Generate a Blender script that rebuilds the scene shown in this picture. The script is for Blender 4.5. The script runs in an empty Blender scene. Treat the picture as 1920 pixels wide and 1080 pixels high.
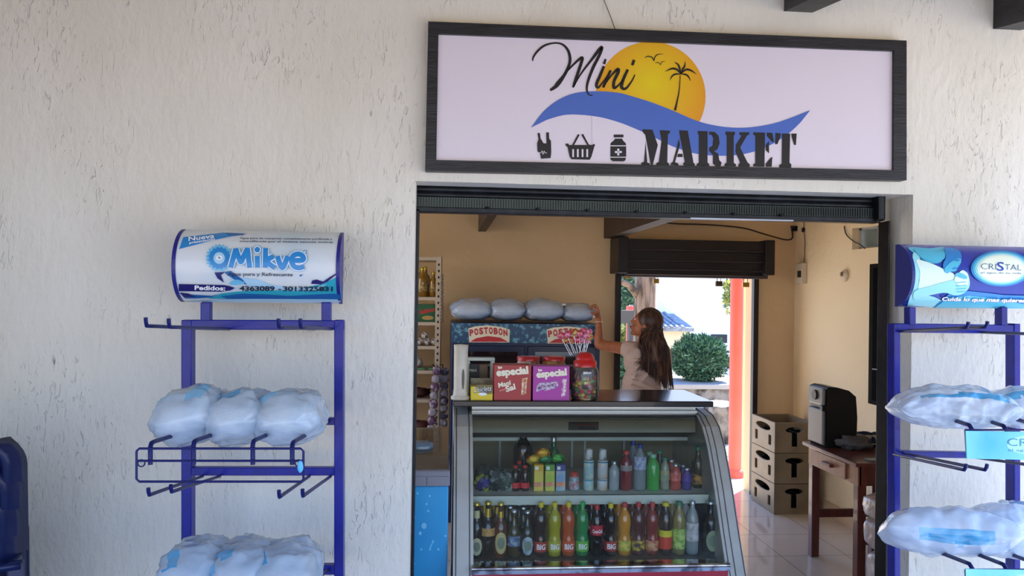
import bpy, bmesh, math, random
from mathutils import Vector, Matrix, noise
from mathutils.geometry import tessellate_polygon
random.seed(7)
PI = math.pi
sc = bpy.context.scene
col = sc.collection
# ------------------------------------------------------------------ camera
F = 1450.0
CAM = Vector((0, -2.95, 1.6))
YAW, PITCH, ROLL = math.radians(5.0), 0.0069, 0.015
MR = Matrix.Rotation(-YAW, 3, 'Z') @ Matrix.Rotation(PI/2 + PITCH, 3, 'X') @ Matrix.Rotation(ROLL, 3, 'Z')
cd = bpy.data.cameras.new('camera'); cam = bpy.data.objects.new('camera', cd); col.objects.link(cam)
cam.matrix_world = Matrix.Translation(CAM) @ MR.to_4x4()
cd.sensor_width = 36; cd.lens = 36*F/1920; cd.clip_start = .05; cd.clip_end = 300
sc.camera = cam
# ------------------------------------------------------------------ view, world, sun
sc.view_settings.view_transform = 'Standard'
sc.view_settings.look = 'None'
sc.view_settings.gamma = 1
sc.view_settings.use_curve_mapping = False
sc.view_settings.exposure = 0.40
sc.cycles.max_bounces = 10; sc.cycles.diffuse_bounces = 6; sc.cycles.transparent_max_bounces = 16
sc.cycles.sample_clamp_indirect = 6
w = bpy.data.worlds.new('sky'); sc.world = w; w.use_nodes = True
nt = w.node_tree; nt.nodes.clear()
wo = nt.nodes.new('ShaderNodeOutputWorld'); bg = nt.nodes.new('ShaderNodeBackground')
tc = nt.nodes.new('ShaderNodeTexCoord'); sp = nt.nodes.new('ShaderNodeSeparateXYZ'); rp = nt.nodes.new('ShaderNodeValToRGB')
nt.links.new(tc.outputs['Generated'], sp.inputs[0]); nt.links.new(sp.outputs['Z'], rp.inputs[0])
rp.color_ramp.elements[0].position = 0.0; rp.color_ramp.elements[0].color = (.78, .87, 1.0, 1)
rp.color_ramp.elements[1].position = 0.75; rp.color_ramp.elements[1].color = (.12, .30, .90, 1)
e = rp.color_ramp.elements.new(.25); e.color = (.36, .58, 1.0, 1)
nt.links.new(rp.outputs[0], bg.inputs[0]); nt.links.new(bg.outputs[0], wo.inputs[0])
bg.inputs[1].default_value = 2.6
sd = bpy.data.lights.new('sun', 'SUN'); sd.energy = 17; sd.angle = .01; sd.color = (1, .93, .82)
so = bpy.data.objects.new('sun', sd); col.objects.link(so)
so.rotation_euler = Vector((.55, .62, 1.0)).to_track_quat('Z', 'Y').to_euler()

# ------------------------------------------------------------------ helpers
def ray(px, py):
    return MR @ Vector(((px-960)/F, (540-py)/F, -1))
def at(px, py, Y):
    d = ray(px, py); return CAM + d*((Y-CAM.y)/d.y)
def atx(px, py, X):
    d = ray(px, py); return CAM + d*((X-CAM.x)/d.x)
def atz(px, py, Z):
    d = ray(px, py); return CAM + d*((Z-CAM.z)/d.z)
def lin(c):
    if isinstance(c, str):
        c = [int(c[i:i+2], 16)/255 for i in (0, 2, 4)]
    return tuple((v/12.92 if v <= .04045 else ((v+.055)/1.055)**2.4) for v in c) + (1,)
MATS = {}
def mat(name, c, rough=.5, metal=0, noi=None, bump=None, coat=0, trans=0, alpha=1, emit=0, stretch=None, ior=1.45, spec=None):
    if name in MATS: return MATS[name]
    m = bpy.data.materials.new(name); m.use_nodes = True; n = m.node_tree; b = n.nodes['Principled BSDF']
    b.inputs['Base Color'].default_value = lin(c); b.inputs['Roughness'].default_value = rough
    b.inputs['Metallic'].default_value = metal; b.inputs['Coat Weight'].default_value = coat
    b.inputs['Transmission Weight'].default_value = trans; b.inputs['Alpha'].default_value = alpha; b.inputs['IOR'].default_value = ior
    if spec is not None: b.inputs['Specular IOR Level'].default_value = spec
    if noi or bump:
        t = n.nodes.new('ShaderNodeTexCoord'); mp = n.nodes.new('ShaderNodeMapping')
        n.links.new(t.outputs['Object'], mp.inputs[0])
        if stretch: mp.inputs['Scale'].default_value = stretch
    if noi:
        k, c2, lo, hi = noi
        x = n.nodes.new('ShaderNodeTexNoise'); x.inputs['Scale'].default_value = k; x.inputs['Detail'].default_value = 6
        r = n.nodes.new('ShaderNodeValToRGB'); r.color_ramp.elements[0].position = lo; r.color_ramp.elements[1].position = hi
        r.color_ramp.elements[0].color = lin(c); r.color_ramp.elements[1].color = lin(c2)
        n.links.new(mp.outputs[0], x.inputs[0]); n.links.new(x.outputs[0], r.inputs[0]); n.links.new(r.outputs[0], b.inputs['Base Color'])
    if bump:
        k, s, d = bump
        x = n.nodes.new('ShaderNodeTexNoise'); x.inputs['Scale'].default_value = k; x.inputs['Detail'].default_value = 8
        bm_ = n.nodes.new('ShaderNodeBump'); bm_.inputs['Strength'].default_value = s; bm_.inputs['Distance'].default_value = d
        n.links.new(mp.outputs[0], x.inputs[0]); n.links.new(x.outputs[0], bm_.inputs['Height']); n.links.new(bm_.outputs[0], b.inputs['Normal'])
    MATS[name] = m; return m
def glassmat(name, tint=(1, 1, 1), rough=.02, refl=1.0, dens=0.0, film='FFFFFF'):
    if name in MATS: return MATS[name]
    m = bpy.data.materials.new(name); m.use_nodes = True; n = m.node_tree; n.nodes.clear()
    o = n.nodes.new('ShaderNodeOutputMaterial'); tr = n.nodes.new('ShaderNodeBsdfTransparent'); gl = n.nodes.new('ShaderNodeBsdfGlossy')
    fr = n.nodes.new('ShaderNodeFresnel'); mx = n.nodes.new('ShaderNodeMixShader'); mul = n.nodes.new('ShaderNodeMath')
    mul.operation = 'MULTIPLY'; mul.inputs[1].default_value = refl
    tr.inputs[0].default_value = (*tint, 1); gl.inputs['Roughness'].default_value = rough
    n.links.new(fr.outputs[0], mul.inputs[0]); n.links.new(mul.outputs[0], mx.inputs[0])
    src = tr.outputs[0]
    if dens:
        df = n.nodes.new('ShaderNodeBsdfDiffuse'); df.inputs[0].default_value = lin(film); m2 = n.nodes.new('ShaderNodeMixShader'); m2.inputs[0].default_value = dens
        n.links.new(tr.outputs[0], m2.inputs[1]); n.links.new(df.outputs[0], m2.inputs[2]); src = m2.outputs[0]
    n.links.new(src, mx.inputs[1]); n.links.new(gl.outputs[0], mx.inputs[2]); n.links.new(mx.outputs[0], o.inputs[0])
    MATS[name] = m; return m

def tag(o, label=None, cat=None, group=None, kind=None):
    if label: o['label'] = label
    if cat: o['category'] = cat
    if group: o['group'] = group
    if kind: o['kind'] = kind
    return o
def thing(name, label, cat, loc=(0, 0, 0), group=None):
    o = bpy.data.objects.new(name, None); o.empty_display_size = .05; col.objects.link(o); o.location = loc
    return tag(o, label, cat, group)
class MB:
    def __init__(s): s.v = []; s.f = []; s.m = []; s.sm = []; s.mats = []
    def mi(s, m):
        if m not in s.mats: s.mats.append(m)
        return s.mats.index(m)
    def add(s, vs, fs, m, smooth=False):
        b = len(s.v); s.v += [Vector(v) for v in vs]; k = s.mi(m)
        for f in fs: s.f.append([b+i for i in f]); s.m.append(k); s.sm.append(smooth)
        return s
    def box(s, x0, x1, y0, y1, z0, z1, m, rz=0, piv=None):
        vs = [Vector((x, y, z)) for z in (z0, z1) for y in (y0, y1) for x in (x0, x1)]
        if rz:
            p = Vector(piv) if piv else Vector(((x0+x1)/2, (y0+y1)/2, 0)); R = Matrix.Rotation(rz, 3, 'Z'); vs = [R @ (v-p) + p for v in vs]
        return s.add(vs, [(0, 2, 3, 1), (4, 5, 7, 6), (0, 1, 5, 4), (2, 6, 7, 3), (0, 4, 6, 2), (1, 3, 7, 5)], m)
    def bar(s, a, b, wx, wy, m, up=(0, 1, 0)):
        a = Vector(a); b = Vector(b); d = (b-a).normalized(); u = Vector(up)
        if abs(d.dot(u)) > .95: u = Vector((1, 0, 0))
        p = d.cross(u).normalized(); q = p.cross(d).normalized()
        vs = [c + p*sx*wx/2 + q*sy*wy/2 for c in (a, b) for sx, sy in ((-1, -1), (1, -1), (1, 1), (-1, 1))]
        return s.add(vs, [(3, 2, 1, 0), (4, 5, 6, 7), (0, 1, 5, 4), (1, 2, 6, 5), (2, 3, 7, 6), (3, 0, 4, 7)], m)
    def tube(s, pts, r, m, n=8, cap=True):
        pts = [Vector(p) for p in pts]; rs = r if isinstance(r, (list, tuple)) else [r]*len(pts)
        vs = []; up = None
        for i, p in enumerate(pts):
            d = (pts[min(i+1, len(pts)-1)] - pts[max(i-1, 0)]).normalized()
            if up is None: up = Vector((0, 0, 1)) if abs(d.z) < .9 else Vector((1, 0, 0))
            a = d.cross(up).normalized(); b = a.cross(d).normalized(); up = b
            for k in range(n):
                t = 2*PI*k/n; vs.append(p + (a*math.cos(t) + b*math.sin(t))*rs[i])
        fs = []
        for i in range(len(pts)-1):
            for k in range(n):
                fs.append((i*n+k, i*n+(k+1) % n, (i+1)*n+(k+1) % n, (i+1)*n+k))
        s.add(vs, fs, m, True)
        if cap:
            s.add(vs[:n], [tuple(reversed(range(n)))], m); s.add(vs[-n:], [tuple(range(n))], m)
        return s
    def lathe(s, prof, m, c=(0, 0, 0), n=20, smooth=True, sx=1, sy=1):
        vs = []; c = Vector(c)
        for r, z in prof:
            for k in range(n):
                t = 2*PI*k/n; vs.append(c + Vector((r*sx*math.cos(t), r*sy*math.sin(t), z)))
        fs = []
        for i in range(len(prof)-1):
            for k in range(n):
                fs.append((i*n+k, i*n+(k+1) % n, (i+1)*n+(k+1) % n, (i+1)*n+k))
        s.add(vs, fs, m, smooth)
        if prof[0][0] > 1e-5: s.add(vs[:n], [tuple(reversed(range(n)))], m)
        if prof[-1][0] > 1e-5: s.add(vs[-n:], [tuple(range(n))], m)
        return s
    def prism(s, pts, vec, m):     # closed outline of 3D points swept along vec
        pts = [Vector(p) for p in pts]; v = Vector(vec); n = len(pts)
        t = tessellate_polygon([pts])
        s.add(pts, t, m); s.add([p+v for p in pts], [tuple(reversed(x)) for x in t], m)
        s.add(pts + [p+v for p in pts], [(i, i+n, (i+1) % n+n, (i+1) % n) for i in range(n)], m)
        return s
    def blob(s, c, r, m, amp=.15, fr=3, n=(20, 12), seed=0, pw=1, rot=None):
        c = Vector(c); vs = []; nu, nv = n
        for j in range(nv+1):
            ph = -PI/2 + PI*j/nv
            for i in range(nu):
                th = 2*PI*i/nu
                d = Vector((math.cos(ph)*math.cos(th), math.cos(ph)*math.sin(th), math.sin(ph)))
                if pw != 1: d = Vector([math.copysign(abs(q)**pw, q) for q in d])
                k = 1 + amp*noise.noise(d*fr + Vector((seed*7.1, seed*3.3, seed)))
                q = Vector((d.x*r[0], d.y*r[1], d.z*r[2]))*k
                if rot: q = rot @ q
                vs.append(c+q)
        fs = [(j*nu+i, j*nu+(i+1) % nu, (j+1)*nu+(i+1) % nu, (j+1)*nu+i) for j in range(nv) for i in range(nu)]
        return s.add(vs, fs, m, True)
    def build(s, name, parent=None, bevel=0, kind=None, local=False, seg=2):
        me = bpy.data.meshes.new(name); o = bpy.data.objects.new(name, me); col.objects.link(o)
        off = Vector((0, 0, 0))
        if parent is not None:
            o.parent = parent
            if not local:
                p = parent
                while p: off += Vector(p.location); p = p.parent
        me.from_pydata([v-off for v in s.v], [], s.f)
        for m in s.mats: me.materials.append(m)
        for p, k, t in zip(me.polygons, s.m, s.sm): p.material_index = k; p.use_smooth = t
        me.update()
        if bevel:
            b = o.modifiers.new('bevel', 'BEVEL'); b.width = bevel; b.segments = seg; b.limit_method = 'ANGLE'
        if kind: o['kind'] = kind
        return o
def solo(mb, name, label, cat, group=None, bevel=0):     # a thing that is one mesh, origin at its base
    lo = Vector((min(v.x for v in mb.v)+max(v.x for v in mb.v), min(v.y for v in mb.v)+max(v.y for v in mb.v), 0))/2
    lo.z = min(v.z for v in mb.v); mb.v = [v-lo for v in mb.v]
    o = mb.build(name, bevel=bevel); o.location = lo
    return tag(o, label, cat, group)
def dup(o, parent=None, loc=None, label=None, group=None):
    c = o.copy(); col.objects.link(c); c.parent = parent
    if loc is not None: c.location = loc
    if label: c['label'] = label
    if group: c['group'] = group
    for ch in [x for x in bpy.data.objects if x.parent == o]: dup(ch, c)
    return c
# ---- flat printing (lettering and emblems laid on a surface); coordinates run x right, y down
TXT = {}
def glyphs(s, off=0.0):
    k = (s, off)
    if k in TXT: return TXT[k]
    cu = bpy.data.curves.new('t', 'FONT'); cu.body = s; cu.size = 1; cu.offset = off; cu.resolution_u = 3
    o = bpy.data.objects.new('t', cu); col.objects.link(o)
    me = bpy.data.meshes.new_from_object(o.evaluated_get(bpy.context.evaluated_depsgraph_get()))
    vs = [(v.co.x, v.co.y) for v in me.vertices]; fs = [tuple(p.vertices) for p in me.polygons]
    bpy.data.objects.remove(o); bpy.data.curves.remove(cu); bpy.data.meshes.remove(me)
    TXT[k] = (vs, fs); return TXT[k]
def emit(mb, vs, fs, mp, m, layer, cut):
    if cut:
        bm = bmesh.new(); bv = [bm.verts.new((x, y, 0)) for x, y in vs]
        for f in fs:
            try: bm.faces.new([bv[i] for i in f])
            except ValueError: pass
        ax = 0 if cut < 0 else 1; st_ = abs(cut); ys = [q[ax] for q in vs]; y = min(ys)+st_; top_ = max(ys)
        while y < top_:
            bmesh.ops.bisect_plane(bm, geom=bm.verts[:]+bm.edges[:]+bm.faces[:], plane_co=(y*(1-ax), y*ax, 0), plane_no=(1-ax, ax, 0)); y += st_
        bm.verts.index_update()
        vs = [(v.co.x, v.co.y) for v in bm.verts]; fs = [tuple(v.index for v in f.verts) for f in bm.faces]; bm.free()
    mb.add([mp(x, y, layer) for x, y in vs], fs, m)
def text(mb, s, x0, y0, x1, y1, h, mp, m, layer=1, off=.0, shear=0, cut=0):
    """string s on the baseline (x0,y0)-(x1,y1), letters h tall"""
    vs, fs = glyphs(s, off)
    if not vs: return
    a = min(x for x, y in vs); b = max(x for x, y in vs); L = math.hypot(x1-x0, y1-y0); ux, uy = (x1-x0)/L, (y1-y0)/L
    k = L/(b-a); hh = h/.69
    out = []
    for x, y in vs:
        u = (x-a)*k + shear*y*hh; v = -y*hh
        out.append((x0 + ux*u - uy*v, y0 + uy*u + ux*v))
    emit(mb, out, fs, mp, m, layer, cut)
def poly(mb, pts, mp, m, layer=1, cut=0, tf=None):
    if tf: pts = [tf(p) for p in pts]
    t = tessellate_polygon([[Vector((x, y, 0)) for x, y in pts]])
    emit(mb, pts, [tuple(x) for x in t], mp, m, layer, cut)
def smoothp(pts, k=6, closed=False):
    out = []; n = len(pts)
    P = lambda i: pts[i % n] if closed else pts[max(0, min(n-1, i))]
    for i in range(n if closed else n-1):
        for j in range(k):
            t = j/k; a, b, c, d = P(i-1), P(i), P(i+1), P(i+2)
            out.append(tuple(.5*((2*b[q]) + (-a[q]+c[q])*t + (2*a[q]-5*b[q]+4*c[q]-d[q])*t*t + (-a[q]+3*b[q]-3*c[q]+d[q])*t**3) for q in range(len(b))))
    if not closed: out.append(tuple(pts[-1]))
    return out
def stroke(mb, pts, mp, m, layer=1, tf=None, cut=0):   # pts (x, y, width)
    p = smoothp(pts, 5); L = []; R = []
    for i, (x, y, w_) in enumerate(p):
        x0, y0, _ = p[max(0, i-1)]; x1, y1, _ = p[min(len(p)-1, i+1)]; d = math.hypot(x1-x0, y1-y0) or 1
        nx, ny = -(y1-y0)/d, (x1-x0)/d; L.append((x+nx*w_/2, y+ny*w_/2)); R.append((x-nx*w_/2, y-ny*w_/2))
    vs = L+R; n = len(L)
    if tf: vs = [tf(q) for q in vs]
    emit(mb, vs, [(i, i+1, n+i+1, n+i) for i in range(n-1)], mp, m, layer, cut)
def disc(x, y, rx, ry=None, n=28):
    ry = ry or rx; return [(x+rx*math.cos(2*PI*i/n), y+ry*math.sin(2*PI*i/n)) for i in range(n)]
def flat(Y): return lambda x, y, l: at(x, y, Y - .0007*l)

# ------------------------------------------------------------------ materials
WALL = mat('stucco', 'E6E1D4', .85, noi=(1.6, 'D6CFBE', .3, .75), bump=(34, .5, .012), stretch=(1, 1, .55))
def wall_details():                       # trowel streaks and tiny pits
    n = WALL.node_tree; b = n.nodes['Principled BSDF']; old = [l for l in n.links if l.to_socket == b.inputs['Normal']][0].from_node
    t = n.nodes.new('ShaderNodeTexCoord'); mp = n.nodes.new('ShaderNodeMapping'); mp.inputs['Scale'].default_value = (1.0, 1.0, .30)
    v = n.nodes.new('ShaderNodeTexNoise'); v.inputs['Scale'].default_value = 62; v.inputs['Detail'].default_value = 3; v.inputs['Distortion'].default_value = 1.2
    r = n.nodes.new('ShaderNodeValToRGB'); r.color_ramp.elements[0].position = .60; r.color_ramp.elements[1].position = .72
    msk = n.nodes.new('ShaderNodeTexNoise'); msk.inputs['Scale'].default_value = 2.5
    mr = n.nodes.new('ShaderNodeValToRGB'); mr.color_ramp.elements[0].position = .45; mr.color_ramp.elements[1].position = .6
    mu = n.nodes.new('ShaderNodeMath'); mu.operation = 'MULTIPLY'
    bp = n.nodes.new('ShaderNodeBump'); bp.inputs['Strength'].default_value = .75; bp.inputs['Distance'].default_value = .006; bp.invert = True
    n.links.new(t.outputs['Object'], mp.inputs[0]); n.links.new(mp.outputs[0], v.inputs[0]); n.links.new(v.outputs[0], r.inputs[0])
    n.links.new(t.outputs['Object'], msk.inputs[0]); n.links.new(msk.outputs[0], mr.inputs[0])
    n.links.new(r.outputs[0], mu.inputs[0]); n.links.new(mr.outputs[0], mu.inputs[1])
    n.links.new(mu.outputs[0], bp.inputs['Height']); n.links.new(old.outputs[0], bp.inputs['Normal']); n.links.new(bp.outputs[0], b.inputs['Normal'])
    # dirt specks in the paint
    sp_ = n.nodes.new('ShaderNodeTexNoise'); sp_.inputs['Scale'].default_value = 26; sp_.inputs['Detail'].default_value = 2
    sr = n.nodes.new('ShaderNodeValToRGB'); sr.color_ramp.elements[0].position = .74; sr.color_ramp.elements[1].position = .80
    mx = n.nodes.new('ShaderNodeMix'); mx.data_type = 'RGBA'
    ol = [l for l in n.links if l.to_socket == b.inputs['Base Color']][0].from_socket
    n.links.new(mp.outputs[0], sp_.inputs[0]); n.links.new(sp_.outputs[0], sr.inputs[0]); n.links.new(sr.outputs[0], mx.inputs[0])
    n.links.new(ol, mx.inputs[6]); mx.inputs[7].default_value = lin('8A8274'); n.links.new(mx.outputs[2], b.inputs['Base Color'])
wall_details()
INW = mat('cream_wall', 'E2C69C', .8, noi=(1.2, "D2B48E", .3, .8), bump=(22, .4, .01))
INW2 = mat('cream_side_wall', 'F0DDBA', .8, noi=(1.0, 'E8D0A8', .3, .8), bump=(18, .5, .012))
BLKW = mat('black_wood', '1B1A1B', .45, noi=(9, '2A2A2E', .35, .7), bump=(30, .4, .004), stretch=(1, 1, 6))
BLUE = mat('rack_blue', '161E86', .34, coat=.12, noi=(14, '121A70', .45, .7), spec=.35)
WIRE = mat('wire_blue', '141A58', .4, spec=.3)
WHITE = mat('white', 'F4F4F4', .5)
BLACK = mat('black', '121213', .5)
# ------------------------------------------------------------------ room shell
P = lambda x, y, Y: at(x, y, Y)
OL = at(780, 341, 0).x*.5 + at(767, 1080, 0).x*.5
OT = at(1240, 352, 0).z
OR_ = at(1708, 720, 0).x
WT = .20
YB, XL = 3.15, -1.35
XR = at(1488, 700, YB).x
wf = MB()
wf.box(-5.5, OL, 0, WT, 0, 3.3, WALL).box(OR_, 3.0, 0, WT, 0, 3.3, WALL).box(OL, OR_, 0, WT, OT, 3.3, WALL)
wf.build('wall_front', kind='structure')
FLT = mat('floor_tile', 'C9BBA8', .12, coat=.3)
def tiles(m, c1, c2, mort, sx, sc_=1.0):
    n = m.node_tree; b = n.nodes['Principled BSDF']; t = n.nodes.new('ShaderNodeTexCoord'); br = n.nodes.new('ShaderNodeTexBrick')
    br.offset = 0; br.inputs['Scale'].default_value = sc_; br.inputs['Brick Width'].default_value = sx; br.inputs['Row Height'].default_value = sx
    br.inputs['Mortar Size'].default_value = .004; br.inputs['Color1'].default_value = lin(c1); br.inputs['Color2'].default_value = lin(c2); br.inputs['Mortar'].default_value = lin(mort)
    no = n.nodes.new('ShaderNodeTexNoise'); no.inputs['Scale'].default_value = 5; no.inputs['Detail'].default_value = 8
    mx = n.nodes.new('ShaderNodeMix'); mx.data_type = 'RGBA'; mx.blend_type = 'MULTIPLY'; mx.inputs[0].default_value = .15
    n.links.new(t.outputs['Object'], br.inputs[0]); n.links.new(t.outputs['Object'], no.inputs[0]); n.links.new(br.outputs[0], mx.inputs[6]); n.links.new(no.outputs[0], mx.inputs[7]); n.links.new(mx.outputs[2], b.inputs['Base Color'])
tiles(FLT, 'E4DACC', 'DDD2C2', 'B4A898', .42)
MB().box(XL-.15, XR+.15, 0, YB+.15, -.1, 0, FLT).build('floor', kind='structure')
PFL = mat('porch_floor', 'A6ADB8', .4, noi=(4, '98A0AA', .3, .7))
MB().box(-7, 7, -6.5, 0, -.1, 0, PFL).build('floor_porch', kind='structure')
# back wall with the rear opening
BL = at(1162, 640, YB).x; BR = at(1410, 700, YB).x; BT = at(1290, 505, YB).z
b_ = MB(); b_.box(XL, BL, YB, YB+.15, 0, 2.5, INW).box(BR, XR+.15, YB, YB+.15, 0, 2.5, INW).box(BL, BR, YB, YB+.15, BT, 2.5, INW)
b_.build('wall_back', kind='structure')
MB().box(XL-.15, XL, WT, .5, 0, 2.5, INW).box(XL-.15, XL, 2.3, YB+.15, 0, 2.5, INW).box(XL-.15, XL, .5, 2.3, 2.2, 2.5, INW).build('wall_left', kind='structure')   # wide unseen opening, added to let daylight reach the right wall
# right wall with a small high window
wa = atx(1598, 428, XR); wb = atx(1598, 468, XR)
wy1 = atx(1598, 440, XR).y; wy0 = wy1-.95; wz0 = wb.z; wz1 = wa.z
r_ = MB(); r_.box(XR, XR+.15, WT, wy0, 0, 2.5, INW2).box(XR, XR+.15, wy1, YB, 0, 2.5, INW2).box(XR, XR+.15, wy0, wy1, 0, wz0, INW2).box(XR, XR+.15, wy0, wy1, wz1, 2.5, INW2)
r_.build('wall_right', kind='structure')
CEI = 2.36
CLM = mat('ceiling_board', 'E6D4B8', .8, noi=(6, 'DCC8A8', .3, .7))
MB().box(XL-.15, XR+.3, WT, YB+.3, CEI, CEI+.12, CLM).build('ceiling', kind='structure')
fm = MB(); FR = mat('window_metal', 'C8CCD2', .35, .6)
fm.box(XR+.05, XR+.08, wy0, wy1, wz0, wz0+.015, FR).box(XR+.05, XR+.08, wy0, wy1, wz1-.015, wz1, FR)
for k in range(5):
    y = wy1-.02-k*.9/4; fm.box(XR+.05, XR+.08, y-.012, y+.012, wz0, wz1, FR)
w1 = fm.build('window_1', kind='structure')
MB().box(XR+.06, XR+.066, wy0, wy1, wz0, wz1, glassmat('window_glass', (.85, .93, .9), .15, 1, .25, 'C8D8C8')).build('pane', w1)
# skirting along the right wall, chopped plinth
MB().box(XR-.015, XR, WT, YB, 0, .10, mat('skirting', 'CDB295', .5)).build('baseboard_right', kind='structure')
# interior rafters
DKW = mat('dark_brown_wood', '3B2F2B', .55, noi=(12, '4A3C36', .35, .7), stretch=(6, 1, 1))
for i, (x0, x1, yb, lab) in enumerate(((897, 911, 434, 'dark brown ceiling rafter, the narrower one above the shelving side'), (1132, 1156, 447, 'thick dark brown ceiling rafter meeting the back wall beside the rolled shutter'))):
    a = at(x0, yb, YB-.001); b2 = at(x1, yb, YB-.001)
    m_ = MB(); m_.box(a.x, b2.x, .62, YB-.001, a.z, CEI, DKW); tag(m_.build('trim_%d' % (i+1), kind='structure'), lab)
# porch ceiling and rafters, falling outwards
sl = math.tan(math.radians(9)); z0 = at(1480, 22, 0).z
RF = mat('porch_board', 'B7A68F', .8, noi=(5, 'A39078', .3, .7)); y1 = -3.3
pc = MB(); H = .13
pc.add([(-6, 0, z0+H), (3.1, 0, z0+H), (3.1, y1, z0+H+sl*y1), (-6, y1, z0+H+sl*y1), (-6, 0, z0+H+.05), (3.1, 0, z0+H+.05), (3.1, y1, z0+H+.05+sl*y1), (-6, y1, z0+H+.05+sl*y1)],
       [(0, 3, 2, 1), (4, 5, 6, 7), (0, 1, 5, 4), (1, 2, 6, 5), (2, 3, 7, 6), (3, 0, 4, 7)], RF)
pc.build('ceiling_porch', kind='structure')
xa = at(1470, 18, 0).x; xb = at(1862, 50, 0).x; rw = .115
for i, x in enumerate((xa, xb, xb+.8, xa-3.6, xa-4.4)):
    z = z0 if i != 1 else at(1870, 55, 0).z
    m_ = MB(); m_.prism([(x, 0, z), (x, 0, z0+H), (x, y1, z0+H+sl*y1), (x, y1, z+sl*y1)], (rw, 0, 0), BLKW)
    tag(m_.build('trim_%d' % (i+3), kind='structure', bevel=.004))
# ------------------------------------------------------------------ front roller shutter
ro = thing('roller_shutter', 'black rolled-up metal shutter under the top of the shop opening', 'shutter', (OL+.5, .1, OT-.1))
SH = mat('shutter_black', '15171A', .35, .4, noi=(20, '22262A', .45, .7)); SHG = mat('shutter_perforated', '4C564E', .4, .5)
ys = .10; zt = OT+.02
za = at(1240, 380, ys).z; zbm = at(1240, 408, ys).z
m_ = MB(); m_.box(OL, OR_-.075, ys+.03, ys+.10, za, zt, SH)
for k in range(3):
    z = za + (zt-za)*(k+.5)/3; m_.tube([(OL, ys+.03, z), (OR_-.075, ys+.03, z)], .014, SH, 8)
m_.build('rolled_slats', ro)
m_ = MB(); zc = at(1240, 398, ys).z; m_.box(OL, OR_-.075, ys+.01, ys+.04, zc, za, SHG)
x = OL+.005
while x < OR_-.08: m_.box(x, x+.004, ys+.004, ys+.01, zc+.002, za-.002, SH); x += .0105
m_.build('perforated_slat', ro)
m_ = MB(); m_.box(OL, OR_-.075, ys, ys+.06, zbm, zc, SH); m_.box(OL+1.1, OR_-.45, ys-.006, ys+.01, zbm-.003, zbm+.004, FR)
m_.build('bottom_bar', ro, bevel=.004)
for k in range(7):
    MB().lathe([(0, -.006), (.009, -.004), (.009, .004), (0, .006)], SH, (OL+.28+k*.2, ys-.004, zc+.0), 8).build('rivet', ro)
m_ = MB(); gx = at(1664, 900, ys).x; m_.box(gx, OR_-.085+.045, ys, ys+.08, 0, zbm+.01, SH); m_.build('guide_rail', ro, bevel=.003)
m_ = MB(); m_.box(OL, OL+.012, ys, ys+.06, 0, zbm+.01, SH); m_.build('guide_rail', ro)
m_ = MB(); a = at(1640, 372, ys); m_.box(a.x, OR_-.07, ys-.03, ys+.11, at(1660, 416, ys).z, zt, SH); m_.build('end_bracket', ro, bevel=.01)

# ------------------------------------------------------------------ market sign
def m_grad():
    m = bpy.data.materials.new('printed_sun'); m.use_nodes = True; n = m.node_tree; b = n.nodes['Principled BSDF']; b.inputs['Roughness'].default_value = .35
    t = n.nodes.new('ShaderNodeTexCoord'); d = n.nodes.new('ShaderNodeVectorMath'); d.operation = 'DISTANCE'
    c = at(1222, 155, -.03) - at(1250, 190, 0); d.inputs[1].default_value = c
    mu = n.nodes.new('ShaderNodeMath'); mu.operation = 'MULTIPLY'; mu.inputs[1].default_value = 1/.26
    r = n.nodes.new('ShaderNodeValToRGB'); r.color_ramp.elements[0].color = lin('DFC512'); r.color_ramp.elements[1].color = lin('DB8A20')
    n.links.new(t.outputs['Object'], d.inputs[0]); n.links.new(d.outputs['Value'], mu.inputs[0]); n.links.new(mu.outputs[0], r.inputs[0]); n.links.new(r.outputs[0], b.inputs['Base Color'])
    return m
sg = thing('shop_sign', 'long white shop sign with sun, palm and blue wave in a black wooden frame', 'sign', tuple(at(1250, 190, 0)))
SW = mat('banner_white', 'DDD3DA', .32, bump=(2.2, .12, .03)); SB = mat('printed_blue', '4C69B4', .35); SK = mat('printed_black', '1E1B1C', .4)
pn = MB(); f_ = flat(-.03)
pn.add([f_(815, 55, 0), f_(1685, 88, 0), f_(1685, 326, 0), f_(812, 306, 0)], [(0, 1, 2, 3)], SW)
Z1 = lambda p: (780+p[0]/3.177, 20+p[1]/3.177); Z2 = lambda p: (1180+p[0]/3.176, 20+p[1]/3.176)
poly(pn, disc(1220, 181, 103, 103, 60), f_, m_grad(), 1)
top = [(685,697),(760,600),(850,530),(950,490),(1070,480),(1200,488)]; top2 = [(0,505),(130,545),(260,595),(400,655),(520,685),(640,697),(760,690),(900,660),(1078,592)]
bot = [(1020,665),(950,730),(850,795),(740,840),(620,862),(480,862),(380,848),(250,805),(120,740),(0,688)]; bot1 = [(1200,662),(1100,635),(980,620),(880,622),(780,650)]
wv = smoothp([Z1(p) for p in top]+[Z2(p) for p in top2], 4) + smoothp([Z2(p) for p in bot]+[Z1(p) for p in bot1], 4)
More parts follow.
